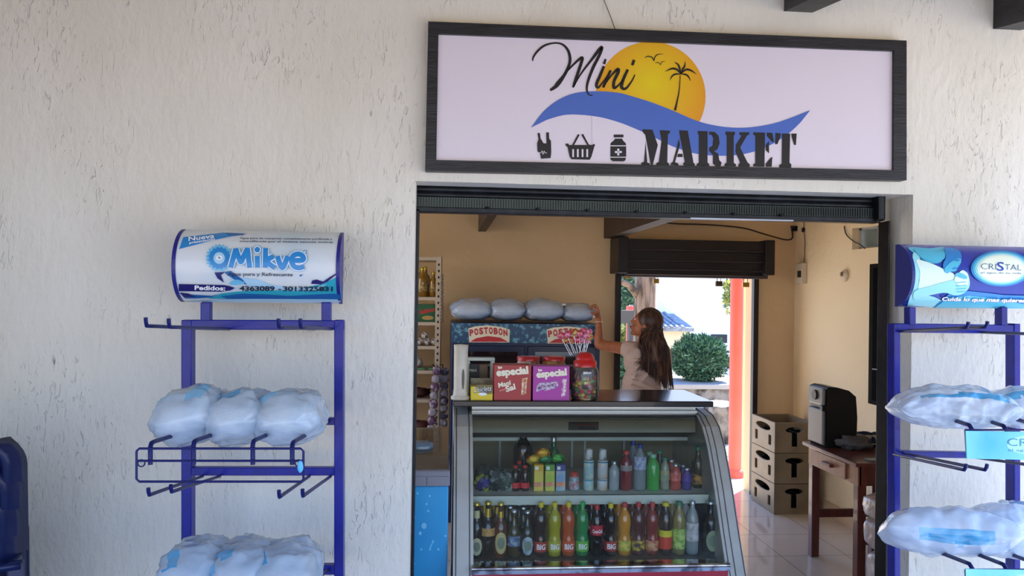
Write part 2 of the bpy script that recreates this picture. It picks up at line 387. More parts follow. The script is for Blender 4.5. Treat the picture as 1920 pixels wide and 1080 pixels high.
# cover of the sun below the wave with the banner white
poly(pn, [(1110, 190)]+[q for q in smoothp([Z1(p) for p in top]+[Z2(p) for p in top2], 4) if 1110 < q[0] < 1330]+[(1330, 290), (1110, 290)], f_, SW, 2)
poly(pn, wv, f_, SB, 3)
MINI = [[(695,300,6),(700,275,11),(725,240,13),(765,208,13),(820,193,10),(870,200,12),(905,235,15),(918,285,17),(910,330,17),(880,390,19),(840,445,22),(800,474,14)],
 [(830,440,8),(900,360,10),(960,300,14),(990,280,18),(985,310,18),(965,370,18),(945,430,18),(935,458,10)],
 [(940,450,8),(980,380,10),(1040,300,14),(1090,235,20),(1108,218,18),(1095,260,18),(1055,340,18),(1025,420,16),(1018,470,12),(1030,500,8),(1052,505,5)],
 [(1120,330,16),(1095,390,18),(1075,440,18),(1085,458,14),(1110,430,9),(1150,375,7)], [(1130,288,12),(1120,318,16)],
 [(1160,355,14),(1130,420,18),(1115,458,14)], [(1115,455,8),(1160,390,10),(1200,350,18),(1205,365,20),(1180,420,18),(1180,460,18),(1210,440,10),(1245,395,7)],
 [(1262,350,16),(1235,410,18),(1225,455,20),(1250,464,14),(1285,420,9),(1305,380,6)], [(1300,293,16),(1288,325,16)]]
for s in MINI: stroke(pn, s, f_, SK, 4, Z1)
MK = [[(97,780),(107,905),(120,908),(120,920),(70,915),(72,905),(88,900)], [(78,706),(138,709),(170,800),(140,918),(128,918),(95,740),(80,724)],
 [(180,712),(242,714),(242,728),(230,736),(226,902),(236,910),(236,922),(160,920),(160,908),(176,900),(192,770)],
 [(296,712),(348,714),(382,905),(390,912),(390,925),(325,922),(320,910),(330,900),(300,740)], [(296,760),(302,800),(272,902),(292,910),(292,922),(246,918),(248,908),(260,900)], [(290,852),(316,852),(318,872),(286,872)],
 [(407,716),(466,718),(466,905),(476,912),(476,925),(400,924),(402,912),(414,905),(414,740),(407,730)],
 [(475,720),(508,722),(532,745),(538,790),(525,825),(505,838),(530,852),(536,890),(550,905),(545,925),(520,930),(498,910),(498,860),(475,835),(475,815),(495,805),(500,760),(490,740),(475,738)],
 [(572,720),(630,722),(628,738),(622,745),(622,905),(635,915),(635,928),(566,926),(568,912),(580,905),(580,745),(572,735)],
 [(655,724),(715,724),(715,736),(700,745),(660,815),(705,905),(718,915),(716,930),(650,928),(650,915),(660,905),(632,840),(634,800),(668,745),(655,738)],
 [(738,724),(808,726),(805,930),(738,928),(738,915),(750,908),(750,745),(738,738)], [(818,726),(852,728),(862,782),(850,782),(818,745)], [(812,800),(832,775),(832,850),(812,830)], [(812,912),(838,880),(852,870),(848,930),(812,930)],
 [(910,732),(958,732),(954,905),(965,915),(964,936),(892,934),(892,920),(908,910)], [(870,728),(902,730),(902,745),(882,795),(868,795)], [(965,732),(997,732),(992,800),(982,800),(966,748)]]
for s in MK: poly(pn, s, f_, SK, 4, tf=Z2)
# bottles icon, basket icon, jar icon
for s in ([(724,730),(738,728),(742,760),(760,790),(778,790),(776,725),(792,725),(793,762),(804,775),(806,845),(802,878),(745,882),(738,845),(724,840),(722,790),(730,765)],
          [(892,792),(908,792),(912,800),(930,800),(965,735),(975,740),(942,800),(1020,800),(985,740),(995,733),(1030,798),(1050,800),(1054,794),(1068,797),(1062,812),(1045,870),(1035,888),(925,885),(915,868),(903,812),(890,803)],
          [(1178,738),(1236,738),(1236,755),(1178,755)], [(1185,762),(1228,762),(1232,772),(1250,790),(1252,802),(1158,802),(1160,788),(1180,772)],
          [(1158,808),(1252,808),(1252,870),(1158,870)], [(1158,876),(1252,876),(1246,893),(1235,898),(1172,897),(1160,888)]):
    poly(pn, s, f_, SK, 4, tf=Z1)
for x in (936, 964, 992, 1020): poly(pn, [(x-5,825),(x+5,825),(x+5,872),(x-5,872)], f_, SW, 5, tf=Z1)
for s in ([(1199,822),(1211,822),(1211,862),(1199,862)], [(1185,836),(1226,836),(1226,848),(1185,848)]): poly(pn, s, f_, SW, 5, tf=Z1)
stroke(pn, [(736,845,3),(746,845,3),(752,835,3),(756,856,3),(764,836,3),(768,848,3),(780,846,3)], f_, SW, 5, Z1)
# birds and palm
for s in ([(90,282,2),(110,272,6),(135,278,6),(148,300,5)], [(146,300,5),(155,272,6),(175,260,5),(202,260,2)], [(153,312,2),(165,308,4),(178,312,4),(186,324,3)], [(185,324,3),(192,308,4),(202,302,3),(215,302,1)],
          [(272,594,14),(285,540,9),(298,470,6),(303,385,5)],
          [(306,378,4),(285,352,12),(255,345,11),(214,362,2)], [(306,378,4),(300,345,11),(290,320,9),(268,306,2)], [(306,378,4),(318,348,11),(330,330,9),(333,300,2)],
          [(306,378,4),(335,352,12),(365,355,11),(400,378,2)], [(306,378,4),(275,378,10),(255,390,8),(241,416,2)], [(306,378,4),(335,380,10),(352,392,8),(366,418,2)]):
    stroke(pn, s, f_, SK, 4, Z2)
pn.build('printed_panel', sg)
def frame_seg(a, b, c, d, nm='frame_rail'):
    m_ = MB(); pts = [at(x, y, -.045) for x, y in (a, b, c, d)]; m_.prism(pts, (0, .044, 0), BLKW); m_.build(nm, sg, bevel=.003)
O = [(803,40),(1700,76),(1700,338),(797,320)]; I = [(822,63),(1677,95),(1676,319),(818,300)]
for k in range(4): frame_seg(O[k], O[(k+1) % 4], I[(k+1) % 4], I[k])
m_ = MB(); m_.tube([at(1130, -6, -.02), at(1142, 24, -.012), at(1153, 54, -.02)], .0018, mat('cord_grey', '6F6A64', .8), 6)
solo(m_, 'power_cable', 'thin grey cable running down to the top of the white shop sign', 'cable')

GRD = mat('ground_outside', 'B4A282', .9, noi=(3, '9A8868', .3, .7), bump=(12, .6, .03))
MB().box(-40, 40, -45, 45, -.4, -.11, GRD).build('ground', kind='structure')
LBK = mat('light_blocker', '6E655A', .85, bump=(14, .6, .01))
MB().box(-2.95, -2.8, -2.2, 0, 0, 3.3, LBK).build('wall_light_blocker', kind='structure')  # unseen wall added to block daylight and darken the left side

# ================================================================== bottle racks on the porch
def bend(pts, k=5): return smoothp([tuple(p) for p in pts], k)
def curved_sign(px0, px1, pyt, pyb, D, bulge, Yb):
    """returns centre line data and a mapper that lands photo coordinates on the half-round face"""
    a = at(px0, (pyt+pyb)/2, Yb); b = at(px1, (pyt+pyb)/2, Yb); t = at((px0+px1)/2, pyt, Yb).z; bt = at((px0+px1)/2, pyb, Yb).z
    h = (t-bt)/2; zc_ = (t+bt)/2; R = (h*h+bulge*bulge)/(2*bulge); yc = Yb - bulge + R
    def mp(x, y, l):
        d = ray(x, y); oy, oz = CAM.y-yc, CAM.z-zc_; Rr = R + .0012*l + .0006
        A = d.y*d.y+d.z*d.z; B = 2*(oy*d.y+oz*d.z); Cc = oy*oy+oz*oz-Rr*Rr; q = B*B-4*A*Cc
        tt = (-B-math.sqrt(max(q, 0)))/(2*A); return CAM + d*tt
    return a.x, b.x, zc_, h, R, yc, mp
def sign_shell(name, root, x0, x1, zc_, h, R, yc, m, mcap, n=22):
    th = math.asin(min(1, h/R)); prof = [(yc - R*math.cos(-th+2*th*i/n), zc_ + R*math.sin(-th+2*th*i/n)) for i in range(n+1)]
    mb = MB(); mb.add([(x0, y, z) for y, z in prof]+[(x1, y, z) for y, z in prof], [(i, i+n+1, i+n+2, i+1) for i in range(n)], m, True)
    c = [MB().prism([(xx-.006, y-.004, z) for y, z in prof], (.012, 0, 0), mcap) for xx in (x0, x1)]
    c2 = MB(); yb_ = yc-R*math.cos(th); c2.box(x0, x1, yb_, yb_+.02, zc_-h, zc_+h, mcap)
    return mb, c, c2
def sag(pts, k=4): return smoothp(pts, k)
DR = 2.75; YR = DR-2.95
def post(root, px, py0, wpx, Y, dpt=.048, nm='post'):
    a = at(px, py0, Y); b = at(px, 1080, Y); d = (b-a)/(a.z-b.z); c = a + d*a.z; wd = wpx/F*(Y+2.95)
    m_ = MB(); m_.add([(p.x+sx*wd/2, p.y+dy, p.z) for p in (a, c) for sx, dy in ((-1, 0), (1, 0), (1, dpt), (-1, dpt))],
        [(0, 1, 2, 3), (7, 6, 5, 4), (4, 5, 1, 0), (5, 6, 2, 1), (6, 7, 3, 2), (7, 4, 0, 3)], BLUE)
    m_.box(c.x-.03, c.x+.03, Y-.10, Y+.12, 0, .03, BLUE); m_.build(nm, root, bevel=.003)
def hbar(root, xa_, ya_, xb_, yb_, th, Y, nm='crossbar', dp=.03):
    a = at(xa_, ya_, Y); b = at(xb_, yb_, Y); t = th/F*(Y+2.95)
    m_ = MB(); o_ = Vector((0, dp/2+.004, 0)); m_.bar(a+o_, b+o_, dp, t, BLUE, up=(0, 0, 1)); m_.build(nm, root, bevel=.003)
def hook(root, bx, by, tx, ty, Yb_, Yt, up=.022, r=.0052, nm='hook'):
    a = at(bx, by, Yb_); t = at(tx, ty, Yt); m_ = MB(); m_.tube([a, a.lerp(t, .9), t, t+Vector((0, -.006, up*.5)), t+Vector((-.0, -.008, up))], r, WIRE, 8); m_.build(nm, root)
YT = 2.10-2.95
lr = thing('display_rack', 'blue metal wire rack with rounded white header, left of the shop opening', 'rack', (at(490, 1000, YR).x, YR, 0))
post(lr, 349, 600, 18, YR); post(lr, 635, 600, 17, YR)
hbar(lr, 341, 609, 645, 610, 18, YR); hbar(lr, 354, 790, 628, 791, 13, YR); hbar(lr, 356, 885, 630, 885, 15, YR); hbar(lr, 350, 1070, 630, 1070, 18, YR)
for bx, tx, ty in ((408, 275, 611), (430, 318, 613), (590, 523, 613), (622, 564, 613)): hook(lr, bx, 617, tx, ty, YR, YT)
for bx, by, tx, ty in ((380, 893, 280, 928), (412, 893, 322, 922), (580, 893, 524, 932), (620, 893, 568, 930)): hook(lr, bx, by, tx, ty, YR, YT, up=.02)
for x in (384, 611):
    a = at(x, 567, YR); b = at(x, 602, YR); m_ = MB(); m_.bar(a+Vector((0, .02, 0)), b+Vector((0, .02, 0)), 17/F*DR, .035, BLUE); m_.build('sign_bracket', lr, bevel=.003)
def basket(root, rect, arms, Yf, mid=None, fr=.0032):
    x0, y0, x1, y1 = rect; c = [at(x0, y0, Yf), at(x1, y0, Yf), at(x1, y1, Yf), at(x0, y1, Yf)]
    m_ = MB(); k = .007; pts = []
    for i in range(4):
        p = c[i]; q = c[(i+1) % 4]; o_ = c[i-1]; pts += [p+(o_-p).normalized()*k, p+(q-p).normalized()*k]
    m_.tube(pts+[pts[0]], fr, WIRE, 8)
    if mid: m_.tube([at(x0, mid, Yf), at(x1, mid, Yf)], fr, WIRE, 8)
    for bx in (x0+9, x1-9): 
        p = at(bx, (y0+mid)/2+16 if mid else y0+20, Yf); m_.tube([p+Vector((.009*math.cos(t), 0, .009*math.sin(t))) for t in [i*PI/6 for i in range(13)]], .0018, WIRE, 6)
    m_.build('wire_frame', root)
    for tx, ty, yb_, bx, by in arms:
        a = at(bx, by, YR); t = at(tx, ty, Yf+.006); lo = at(tx, yb_, Yf+.006); v = (a-t).normalized()
        m_ = MB(); m_.tube([a, t+v*.03, t+v*.008+Vector((0, 0, -.002)), t+Vector((0, 0, -.012)), lo], .0062, WIRE, 8); m_.build('wire_arm', root)
basket(lr, (256, 841, 569, 903), ((282, 830, 871, 410, 791), (363, 827, 871, 470, 791), (474, 827, 871, 556, 791), (548, 830, 871, 616, 791)), YT, 864)
# third tier, mostly below the picture
basket(lr, (262, 1118, 572, 1178), ((286, 1108, 1146, 410, 1070), (366, 1108, 1146, 470, 1070), (476, 1108, 1146, 556, 1070), (551, 1108, 1146, 616, 1070)), YT, 1140)
m_ = MB(); p = at(563, 875, YT-.006); m_.blob(p, (.008, .004, .016), mat('cyan_tag', '5FB6E0', .4), .1); m_.build('plastic_tag', lr)

# --- left header sign
x0, x1, zc_, h, R, yc, mp = curved_sign(345, 641, 433, 568, DR, .105, YR+.03)
x0 -= .0
SGW = mat('header_paper', 'D9DCDC', .3, noi=(5, 'BFD0D8', .45, .75)); CAP = mat('header_cap', '23237A', .4)

fc, cp, bk = sign_shell('face', None, x0, x1, zc_, h, R, yc, SGW, CAP)
B1 = mat('print_sky', '2C86C6', .3); B2 = mat('print_deep', '1D5E9E', .3); B3 = mat('print_navy', '221E66', .35); B4 = mat('print_pale', 'A9CFE4', .3); B5 = mat('print_teal', '2FA0B4', .3); B6 = mat('print_ink', '20283C', .4); B7 = mat('print_aqua', '6FB9DB', .3)
ZS = lambda p: (300+p[0]/4.908, 410+p[1]/4.908)
def cs(pts, m, l, sm=False, cl=True): poly(fc, smoothp(pts, 4, True) if sm else pts, mp, m, l, 5, ZS)
cs([(215,170),(580,128),(700,135),(800,140),(640,165),(480,200),(175,280)], B1, 1)
cs([(600,128),(790,136),(760,150),(640,150)], B2, 2)
text(fc, 'Nueva', *ZS((262,205)), *ZS((500,175)), 7.5, mp, WHITE, 3, .02, .15, 5)
text(fc, 'presentación', *ZS((270,232)), *ZS((505,196)), 4.2, mp, WHITE, 3, .02, .15, 5)
# bottom splash
cs([(440,735),(560,690),(700,672),(900,660),(1100,660),(1300,640),(1500,600),(1620,540),(1650,560),(1668,700),(1668,745),(1300,742),(900,738),(620,740)], B5, 1)
cs([(560,715),(760,690),(1000,700),(1200,712),(1400,700),(1600,690),(1668,705),(1668,740),(1200,738),(620,738)], B2, 2)
cs([(620,742),(1000,735),(1300,738),(1668,742),(1660,768),(300,768),(230,765)], B4, 1)
cs([(630,560),(760,545),(900,560),(1000,600),(1200,640),(1400,640),(1540,600),(1440,660),(1200,665),(900,640),(760,600)], B4, 2)
cs([(640,600),(700,560),(780,590),(700,612)], B7, 3, True); cs([(500,495),(600,490),(560,520),(590,590),(530,550)], B3, 3)
cs([(590,490),(650,480),(760,560),(800,610),(700,570),(620,520)], B2, 3); cs([(1390,600),(1400,570),(1440,560),(1500,580),(1560,540),(1625,500),(1630,510),(1540,580),(1480,605)], B3, 3)
cs([(195,685),(280,700),(380,705),(480,712),(540,690),(470,725),(330,735),(230,735)], B2, 2); cs([(180,680),(260,690),(330,720),(220,725)], B3, 3)
cs([(172,602),(590,612),(640,622),(690,638),(650,660),(560,672),(172,668)], B3, 4)
text(fc, 'Pedidos:', *ZS((318,655)), *ZS((600,661)), 8, mp, WHITE, 5, .03, 0, 5)
text(fc, '4363089', *ZS((730,662)), *ZS((1055,664)), 8.2, mp, B6, 5, .03, 0, 5); text(fc, '-', *ZS((1088,664)), *ZS((1115,664)), 8, mp, B6, 5, .03)
text(fc, '3013325831', *ZS((1132,665)), *ZS((1590,668)), 8.2, mp, B6, 5, .03, 0, 5)
text(fc, 'Agua pura y Refrescante', *ZS((622,524)), *ZS((1222,530)), 6.2, mp, B6, 5, .01, 0, 5)
text(fc, 'Agua pura de manantial, completamente purificada y', *ZS((735,186)), *ZS((1585,196)), 3.4, mp, B6, 2, .01, 0, 5)
text(fc, 'microfiltrada por el sistema osmosis inversa', *ZS((735,214)), *ZS((1590,224)), 3.4, mp, B6, 2, .01, 0, 5)
# star seal
st = []
for i in range(44):
    r_s = (132 if i % 2 else 112) if i not in (10, 11) else 120; t = 2*PI*i/44; st.append((548+r_s*math.cos(t), 362+r_s*math.sin(t)))
poly(fc, st, mp, B7, 2, 5, ZS); st = [(548+(106 if i % 2 else 92)*math.cos(PI*i/16), 362+(106 if i % 2 else 92)*math.sin(PI*i/16)) for i in range(32)]; poly(fc, st, mp, B1, 3, 5, ZS)
poly(fc, disc(545, 362, 52, 54), mp, B4, 4, 5, ZS); poly(fc, disc(545, 360, 30, 22), mp, WHITE, 5, 5, ZS)
for t in range(3): poly(fc, [(545-24*math.cos(t*1.05), 358-18*math.sin(t*1.05)), (545-20*math.sin(t)*.2, 362), (545+24*math.cos(t*1.05), 362+18*math.sin(t*1.05)), (548, 356)], mp, B2, 6, 5, ZS)
# big word, drawn twice: white edge, blue letters
for wd, m_l, ly in ((72, B7, 6), (62, WHITE, 7), (47, B1, 8)):
    q = lambda pts: stroke(fc, [(x, y, wd) for x, y in pts], mp, m_l, ly, ZS, 5)
    q([(650,450),(672,370),(695,290),(700,286),(722,350),(745,400),(768,350),(800,285),(806,285),(815,370),(826,450)])
    q([(895,345),(897,450)]); q([(972,270),(970,360),(968,450)]); q([(1045,345),(985,392),(1055,452)]); q([(1080,345),(1125,455),(1175,345)])
    q([(1225,385),(1315,380),(1310,340),(1268,325),(1222,345),(1212,395),(1235,440),(1280,452),(1325,440)])
    poly(fc, disc(895, 285, wd*.55), mp, m_l, ly, 5, ZS)
poly(fc, disc(1335, 305, 14, 17), mp, B1, 6, 5, ZS); poly(fc, disc(1335, 305, 7, 9), mp, WHITE, 7, 5, ZS)
cs([(1280,520),(1320,512),(1300,528),(1292,535)], B2, 3)
hf = tag(fc.build('header_sign', lr), 'white half-round header with blue splash and lettering'); [c.build('end_cap', hf) for c in cp]; bk.build('back_plate', hf)

# --- right rack
YQ = YR
rr = thing('display_rack', 'blue metal wire rack with rounded dark blue header, right of the shop opening', 'rack', (at(1800, 1000, YQ).x, YQ, 0))
post(rr, 1683, 607, 13, YQ, .05); post(rr, 1908, 607, 13, YQ, .05)
hbar(rr, 1678, 615, 1914, 618, 18, YQ); hbar(rr, 1684, 757, 1908, 760, 14, YQ); hbar(rr, 1684, 852, 1908, 856, 12, YQ); hbar(rr, 1684, 1008, 1908, 1011, 15, YQ)
for x in (1712, 1884):
    a = at(x, 576, YQ); b = at(x, 610, YQ); m_ = MB(); m_.bar(a+Vector((0, .02, 0)), b+Vector((0, .02, 0)), 13/F*DR, .04, BLUE); m_.build('sign_bracket', rr, bevel=.003)
for bx, by, tx, ty in ((1688, 621, 1812, 614), (1722, 621, 1848, 613)): hook(rr, bx, by, tx, ty, YQ, YT, up=.016)
hook(rr, 1840, 623, 1990, 628, YQ, YT, up=.016)
for bx, by, tx, ty in ((1676, 852, 1808, 881), (1696, 850, 1847, 881), (1830, 858, 1990, 880)): hook(rr, bx, by, tx, ty, YQ, YT, up=.018)
def card_arms(ty, by, ys_, ycard):
    for bx, tx in ((1690, 1820), (1752, 1884), (1812, 1952)):
        a = at(bx, by, YQ); t = at(tx, ty+(tx-1820)*.02, YT); v = (a-t).normalized(); m_ = MB(); m_.tube([a, t+v*.03, t+v*.01, t+Vector((.004, -.002, -.012)), t+Vector((.004, -.002, -.03))], .0062, WIRE, 8); m_.build('wire_arm', rr)
    m_ = MB(); m_.tube([at(1810, ycard-2, YT-.008), at(1812, ycard+50, YT-.008), at(2070, ycard+52, YT-.008), at(2070, ycard-2, YT-.008), at(1810, ycard-2, YT-.008)], .003, WIRE, 6); m_.build('wire_frame', rr)
card_arms(798, 757, 0, 808); card_arms(1058, 1008, 0, 1070)
CY = mat('card_cyan', '49B3D6', .3, noi=(4, '8FDDE6', .3, .6)); CYD = mat('card_letters', '3E8FA6', .4)
def card(y0, lab):
    mb = MB(); a = at(1811, y0, YT-.014); b = at(2072, y0+4, YT-.014); c = at(2072, y0+57, YT-.014); d = at(1813, y0+52, YT-.014)
    mb.prism([a, b, c, d], (0, .004, 0), CY); g = lambda x, y, l: at(x, y, YT-.014-.0006*l)
    poly(mb, disc(1946, y0+26, 58, 20), g, mat('card_glow', 'A6E4EA', .35), 1); text(mb, 'CRISTAL', 1889, y0+28, 2004, y0+30, 14, g, CYD, 2, .0); text(mb, 'el agua de tu vida', 1890, y0+38, 2002, y0+40, 4.5, g, CYD, 2, .0)
    mb.build('shelf_card', rr)
card(808, 'pale cyan card fixed to the front of the upper tray of the right rack'); card(1067, 'pale cyan card at the bottom edge, on the lower tray of the right rack')
x0, x1, zc_, h, R, yc, mp = curved_sign(1684, 1955, 461, 577, DR, .095, YQ+.04)

C1 = mat('print_violet', '31379A', .25, noi=(3, '2A4AA8', .35, .7)); fc, cp, bk = sign_shell('face', None, x0, x1, zc_, h, R, yc, C1, mat('cap_navy', '1B2A78', .35))
ZR = lambda p: (1660+p[0]/3.6, 440+p[1]/3.6)
C2 = mat('print_cyan2', '56BCD6', .3); C3 = mat('print_cyan3', '9BE0E6', .3); C4 = mat('print_lime', 'DDF4E6', .3); C5 = mat('print_mid', '2E86C8', .3); C6 = mat('print_glow', 'F6FBE0', .3)
cs2 = lambda pts, m, l, sm=True: poly(fc, smoothp(pts, 4, True) if sm else pts, mp, m, l, 5, ZR)
cs2([(160,85),(300,92),(400,88),(380,180),(300,190),(200,130)], C2, 1)
cs2([(185,130),(230,150),(240,230),(225,330),(240,400),(330,420),(420,470),(400,495),(185,480),(150,478),(190,330)], C3, 2)
cs2([(210,170),(300,190),(380,225),(470,270),(480,310),(400,330),(330,345),(270,370),(225,370),(235,250)], C4, 3)
cs2([(200,100),(260,95),(340,120),(395,110),(400,160),(330,185),(240,150)], C2, 3)
cs2([(400,95),(450,88),(500,110),(515,150),(500,210),(470,235),(430,255),(400,250),(390,200),(410,150)], C5, 4)
cs2([(450,180),(505,160),(510,190),(490,215),(475,245),(440,250),(415,262),(400,230)], C2, 5)
cs2([(470,170),(500,168),(498,176),(474,178)], C5, 6); cs2([(455,225),(482,220),(480,230),(460,234)], C5, 6)
cs2([(200,380),(300,350),(400,320),(470,300),(540,250),(565,290),(568,350),(530,395),(470,410),(400,392),(300,410),(200,440)], C3, 5)
cs2([(470,290),(520,240),(555,270),(560,330),(520,350),(480,330)], C4, 6)
for y in (322, 345, 366, 386): cs2([(480,y),(545,y-6),(548,y-1),(482,y+5)], C2, 7, False)
cs2([(470,270),(500,255),(550,280),(545,300),(500,290)], C2, 7)
poly(fc, [(320,495),(430,400),(470,392),(560,380),(700,395),(800,408),(936,412),(1040,410),(1040,500)], mp, C5, 3, 5, ZR)
poly(fc, [(330,495),(420,430),(560,410),(740,430),(936,470),(1040,470),(1040,500)], mp, C2, 4, 5, ZR)
for i, m in enumerate((C5, C2, C3, C4, C6)): poly(fc, disc(783, 228, 205-i*14, 122-i*9, 40), mp, m, 5+i, 5, ZR)
CI = mat('print_slate', '46688A', .4)
text(fc, 'CRI', *ZR((645,232)), *ZR((748,236)), 11, mp, CI, 11, -.01, 0, 5); text(fc, 'S', *ZR((752,242)), *ZR((800,244)), 16, mp, mat('print_royal', '2548A8', .3), 11, .01, 0, 5)
text(fc, 'TAL', *ZR((806,238)), *ZR((918,242)), 11, mp, CI, 11, -.01, 0, 5); text(fc, 'el agua de tu vida', *ZR((645,262)), *ZR((918,266)), 3.4, mp, CI, 11, .0, 0, 5)
for l_, m, dx in ((8, C1, 3), (9, WHITE, 0)): text(fc, 'Cuida lo que mas quieres', *ZR((380+dx, 446+dx)), *ZR((945+dx, 457+dx)), 6.8, mp, m, l_, .035, .25, 5)
hf = tag(fc.build('header_sign', rr), 'dark blue half-round header with people drinking'); [c.build('end_cap', hf) for c in cp]; bk.build('back_plate', hf)

# ================================================================== water bags
def bagmat(name, c, c2, alpha, st=.45):
    m = mat(name, c, .22, noi=(7, c2, .35, .7), bump=(6, st, .05), alpha=alpha, stretch=(1, .35, 1.6), coat=.6); return m
BG = bagmat('bag_plastic', 'CFDCE6', 'A4BED6', .78); BGB = bagmat('bag_print', '6FB4DC', '8CC6E6', .92); BGC = bagmat('bag_print_dark', '3F9BCC', '5FB0DA', .95)
BG2 = bagmat('bag_plastic_clear', 'E6EFF8', 'C0D4EC', .74)
def pillow(c, L, W, H, mt, rot=(0, 0, 0), seed=0, prints=(), amp=.16, nu=44, nv=32, pinch=.45, knot=False, fr=2.6):
    """soft sealed bag, long axis local Y; prints: (u0,u1,v0,v1,material), u along the bag, v around it"""
    R = (Matrix.Rotation(rot[2], 3, 'Z') @ Matrix.Rotation(rot[1], 3, 'Y') @ Matrix.Rotation(rot[0], 3, 'X'))
    mb = MB(); vs = []; c = Vector(c)
    for j in range(nu+1):
        u = -1+2*j/nu; e_ = max(0, 1-abs(u)**2.6)
        wd = W/2*((1-pinch)*1 + pinch*e_**.5) if not knot else W/2*(.12+.88*max(0, 1-abs(u)**3)**.6)
        ht = H/2*(.03+.97*e_**.55)
        for i in range(nv):
            t = 2*PI*i/nv; cx, sz = math.cos(t), math.sin(t)
            p = Vector((math.copysign(abs(cx)**.85, cx)*wd, u*L/2, math.copysign(abs(sz)**.8, sz)*ht*(1 if sz > 0 else .8)))
            q = Vector((cx, u*1.4, sz)); k = 1 + amp*noise.noise(q*fr+Vector((seed*3.7, seed, 0))) + amp*.5*noise.noise(q*fr*2.6+Vector((seed, 9, 0))) - amp*.55*max(0, .20-abs(noise.noise(q*2.1+Vector((seed*5, 2, 7)))))
            rid = amp*.22*math.sin(14*t+seed)*abs(u)**2
            p.x *= k; p.z *= k+rid; vs.append(c + R @ p)
    fs = [(j*nv+i, j*nv+(i+1) % nv, (j+1)*nv+(i+1) % nv, (j+1)*nv+i) for j in range(nu) for i in range(nv)]
    g = {}
    for j in range(nu):
        for i in range(nv):
            u = (j+.5)/nu; v = (i+.5)/nv; m = mt
            for u0, u1, v0, v1, pm in prints:
                wv_ = .02*noise.noise(Vector((u*9, v*9, seed)))
                if u0 < u+wv_ < u1 and v0 < v-wv_ < v1: m = pm
            g.setdefault(m, []).append(fs[j*nv+i])
    b0 = len(mb.v); mb.v += vs
    for m, ff in g.items():
        k = mb.mi(m)
        for f in ff: mb.f.append([b0+i for i in f]); mb.m.append(k); mb.sm.append(True)
    mb.f += [tuple(reversed(range(nv))), tuple(range(nu*nv, nu*nv+nv))]; mb.m += [0, 0]; mb.sm += [True, True]
    return mb
GL = 'water bags on the left rack'; GR = 'water bags on the right rack'
rg = math.radians
lab = [('crumpled bag of water at the left end of the upper tray of the left rack', 366, 782, 0, ((.15, .32, .3, .42, BGB), (.1, .4, .12, .2, BGB))),
       ('crumpled bag of water in the middle of the upper tray of the left rack', 455, 786, 1, ((.2, .42, .22, .36, BGC),)),
       ('crumpled bag of water nearest the shop opening on the left rack upper tray', 545, 786, 2, ((.2, .45, .28, .4, BGB),))]
for l, x, y, k, pr in lab:
    p = at(x, y, 2.42-2.95)
    solo(pillow(p, .36, .215 if k != 1 else .2, .185, BG, (rg(-6), rg(-18+6*k), rg(6)), k+1, pr, pinch=.7), 'water_bag', l, 'bag', GL)
lab = [('full bag of water at the left end of the bottom tray of the left rack', 372, 1072, 4, ((.1, .3, .28, .36, BGC),)),
       ('full bag of water in the middle of the bottom tray of the left rack', 456, 1070, 5, ((.15, .3, .25, .33, BGC), (.05, .2, .35, .45, BGB))),
       ('full bag of water at the right end of the bottom tray of the left rack', 540, 1072, 6, ((.15, .3, .3, .36, BGC),))]
for l, x, y, k, pr in lab:
    p = at(x, y, 2.42-2.95); solo(pillow(p, .36, .2, .19, BG, (rg(-5), rg(-8), rg(4)), k, pr, pinch=.7), 'water_bag', l, 'bag', GL)
# right rack: two pillow bags above, two long ones below
p = at(1785, 768, 2.30-2.95)
solo(pillow(p, .35, .22, .15, BG2, (0, rg(8), rg(78)), 11, ((.12, .85, .39, .43, BGC), (.08, .30, .27, .39, BGB)), pinch=.35, nu=80, nv=72, amp=.13), 'water_bag', 'pillow-shaped bag of water with a cyan band, nearest the post on the upper tray', 'bag', GR)
p = at(1936, 768, 2.34-2.95)
solo(pillow(p, .35, .22, .15, BG2, (0, rg(8), rg(78)), 13, ((.2, .95, .39, .43, BGC),), pinch=.35, amp=.13), 'water_bag', 'pillow-shaped bag of water cut by the picture edge, upper tray of the right rack', 'bag', GR)
p = at(1778, 1002, 2.36-2.95)
solo(pillow(p, .40, .2, .17, BG2, (0, rg(26), rg(76)), 15, ((.25, .80, .50, .60, BGB), (.30, .72, .52, .58, BGC)), pinch=.4, amp=.14), 'water_bag', 'long bag of water with a blue wavy print, bottom tray of the right rack', 'bag', GR)
p = at(1905, 1000, 2.40-2.95)
solo(pillow(p, .38, .24, .19, BG2, (0, rg(6), rg(86)), 17, ((.4, .6, .15, .3, BGB),), pinch=.3, amp=.14), 'water_bag', 'bulging clear bag of water by the far post, bottom tray of the right rack', 'bag', GR)

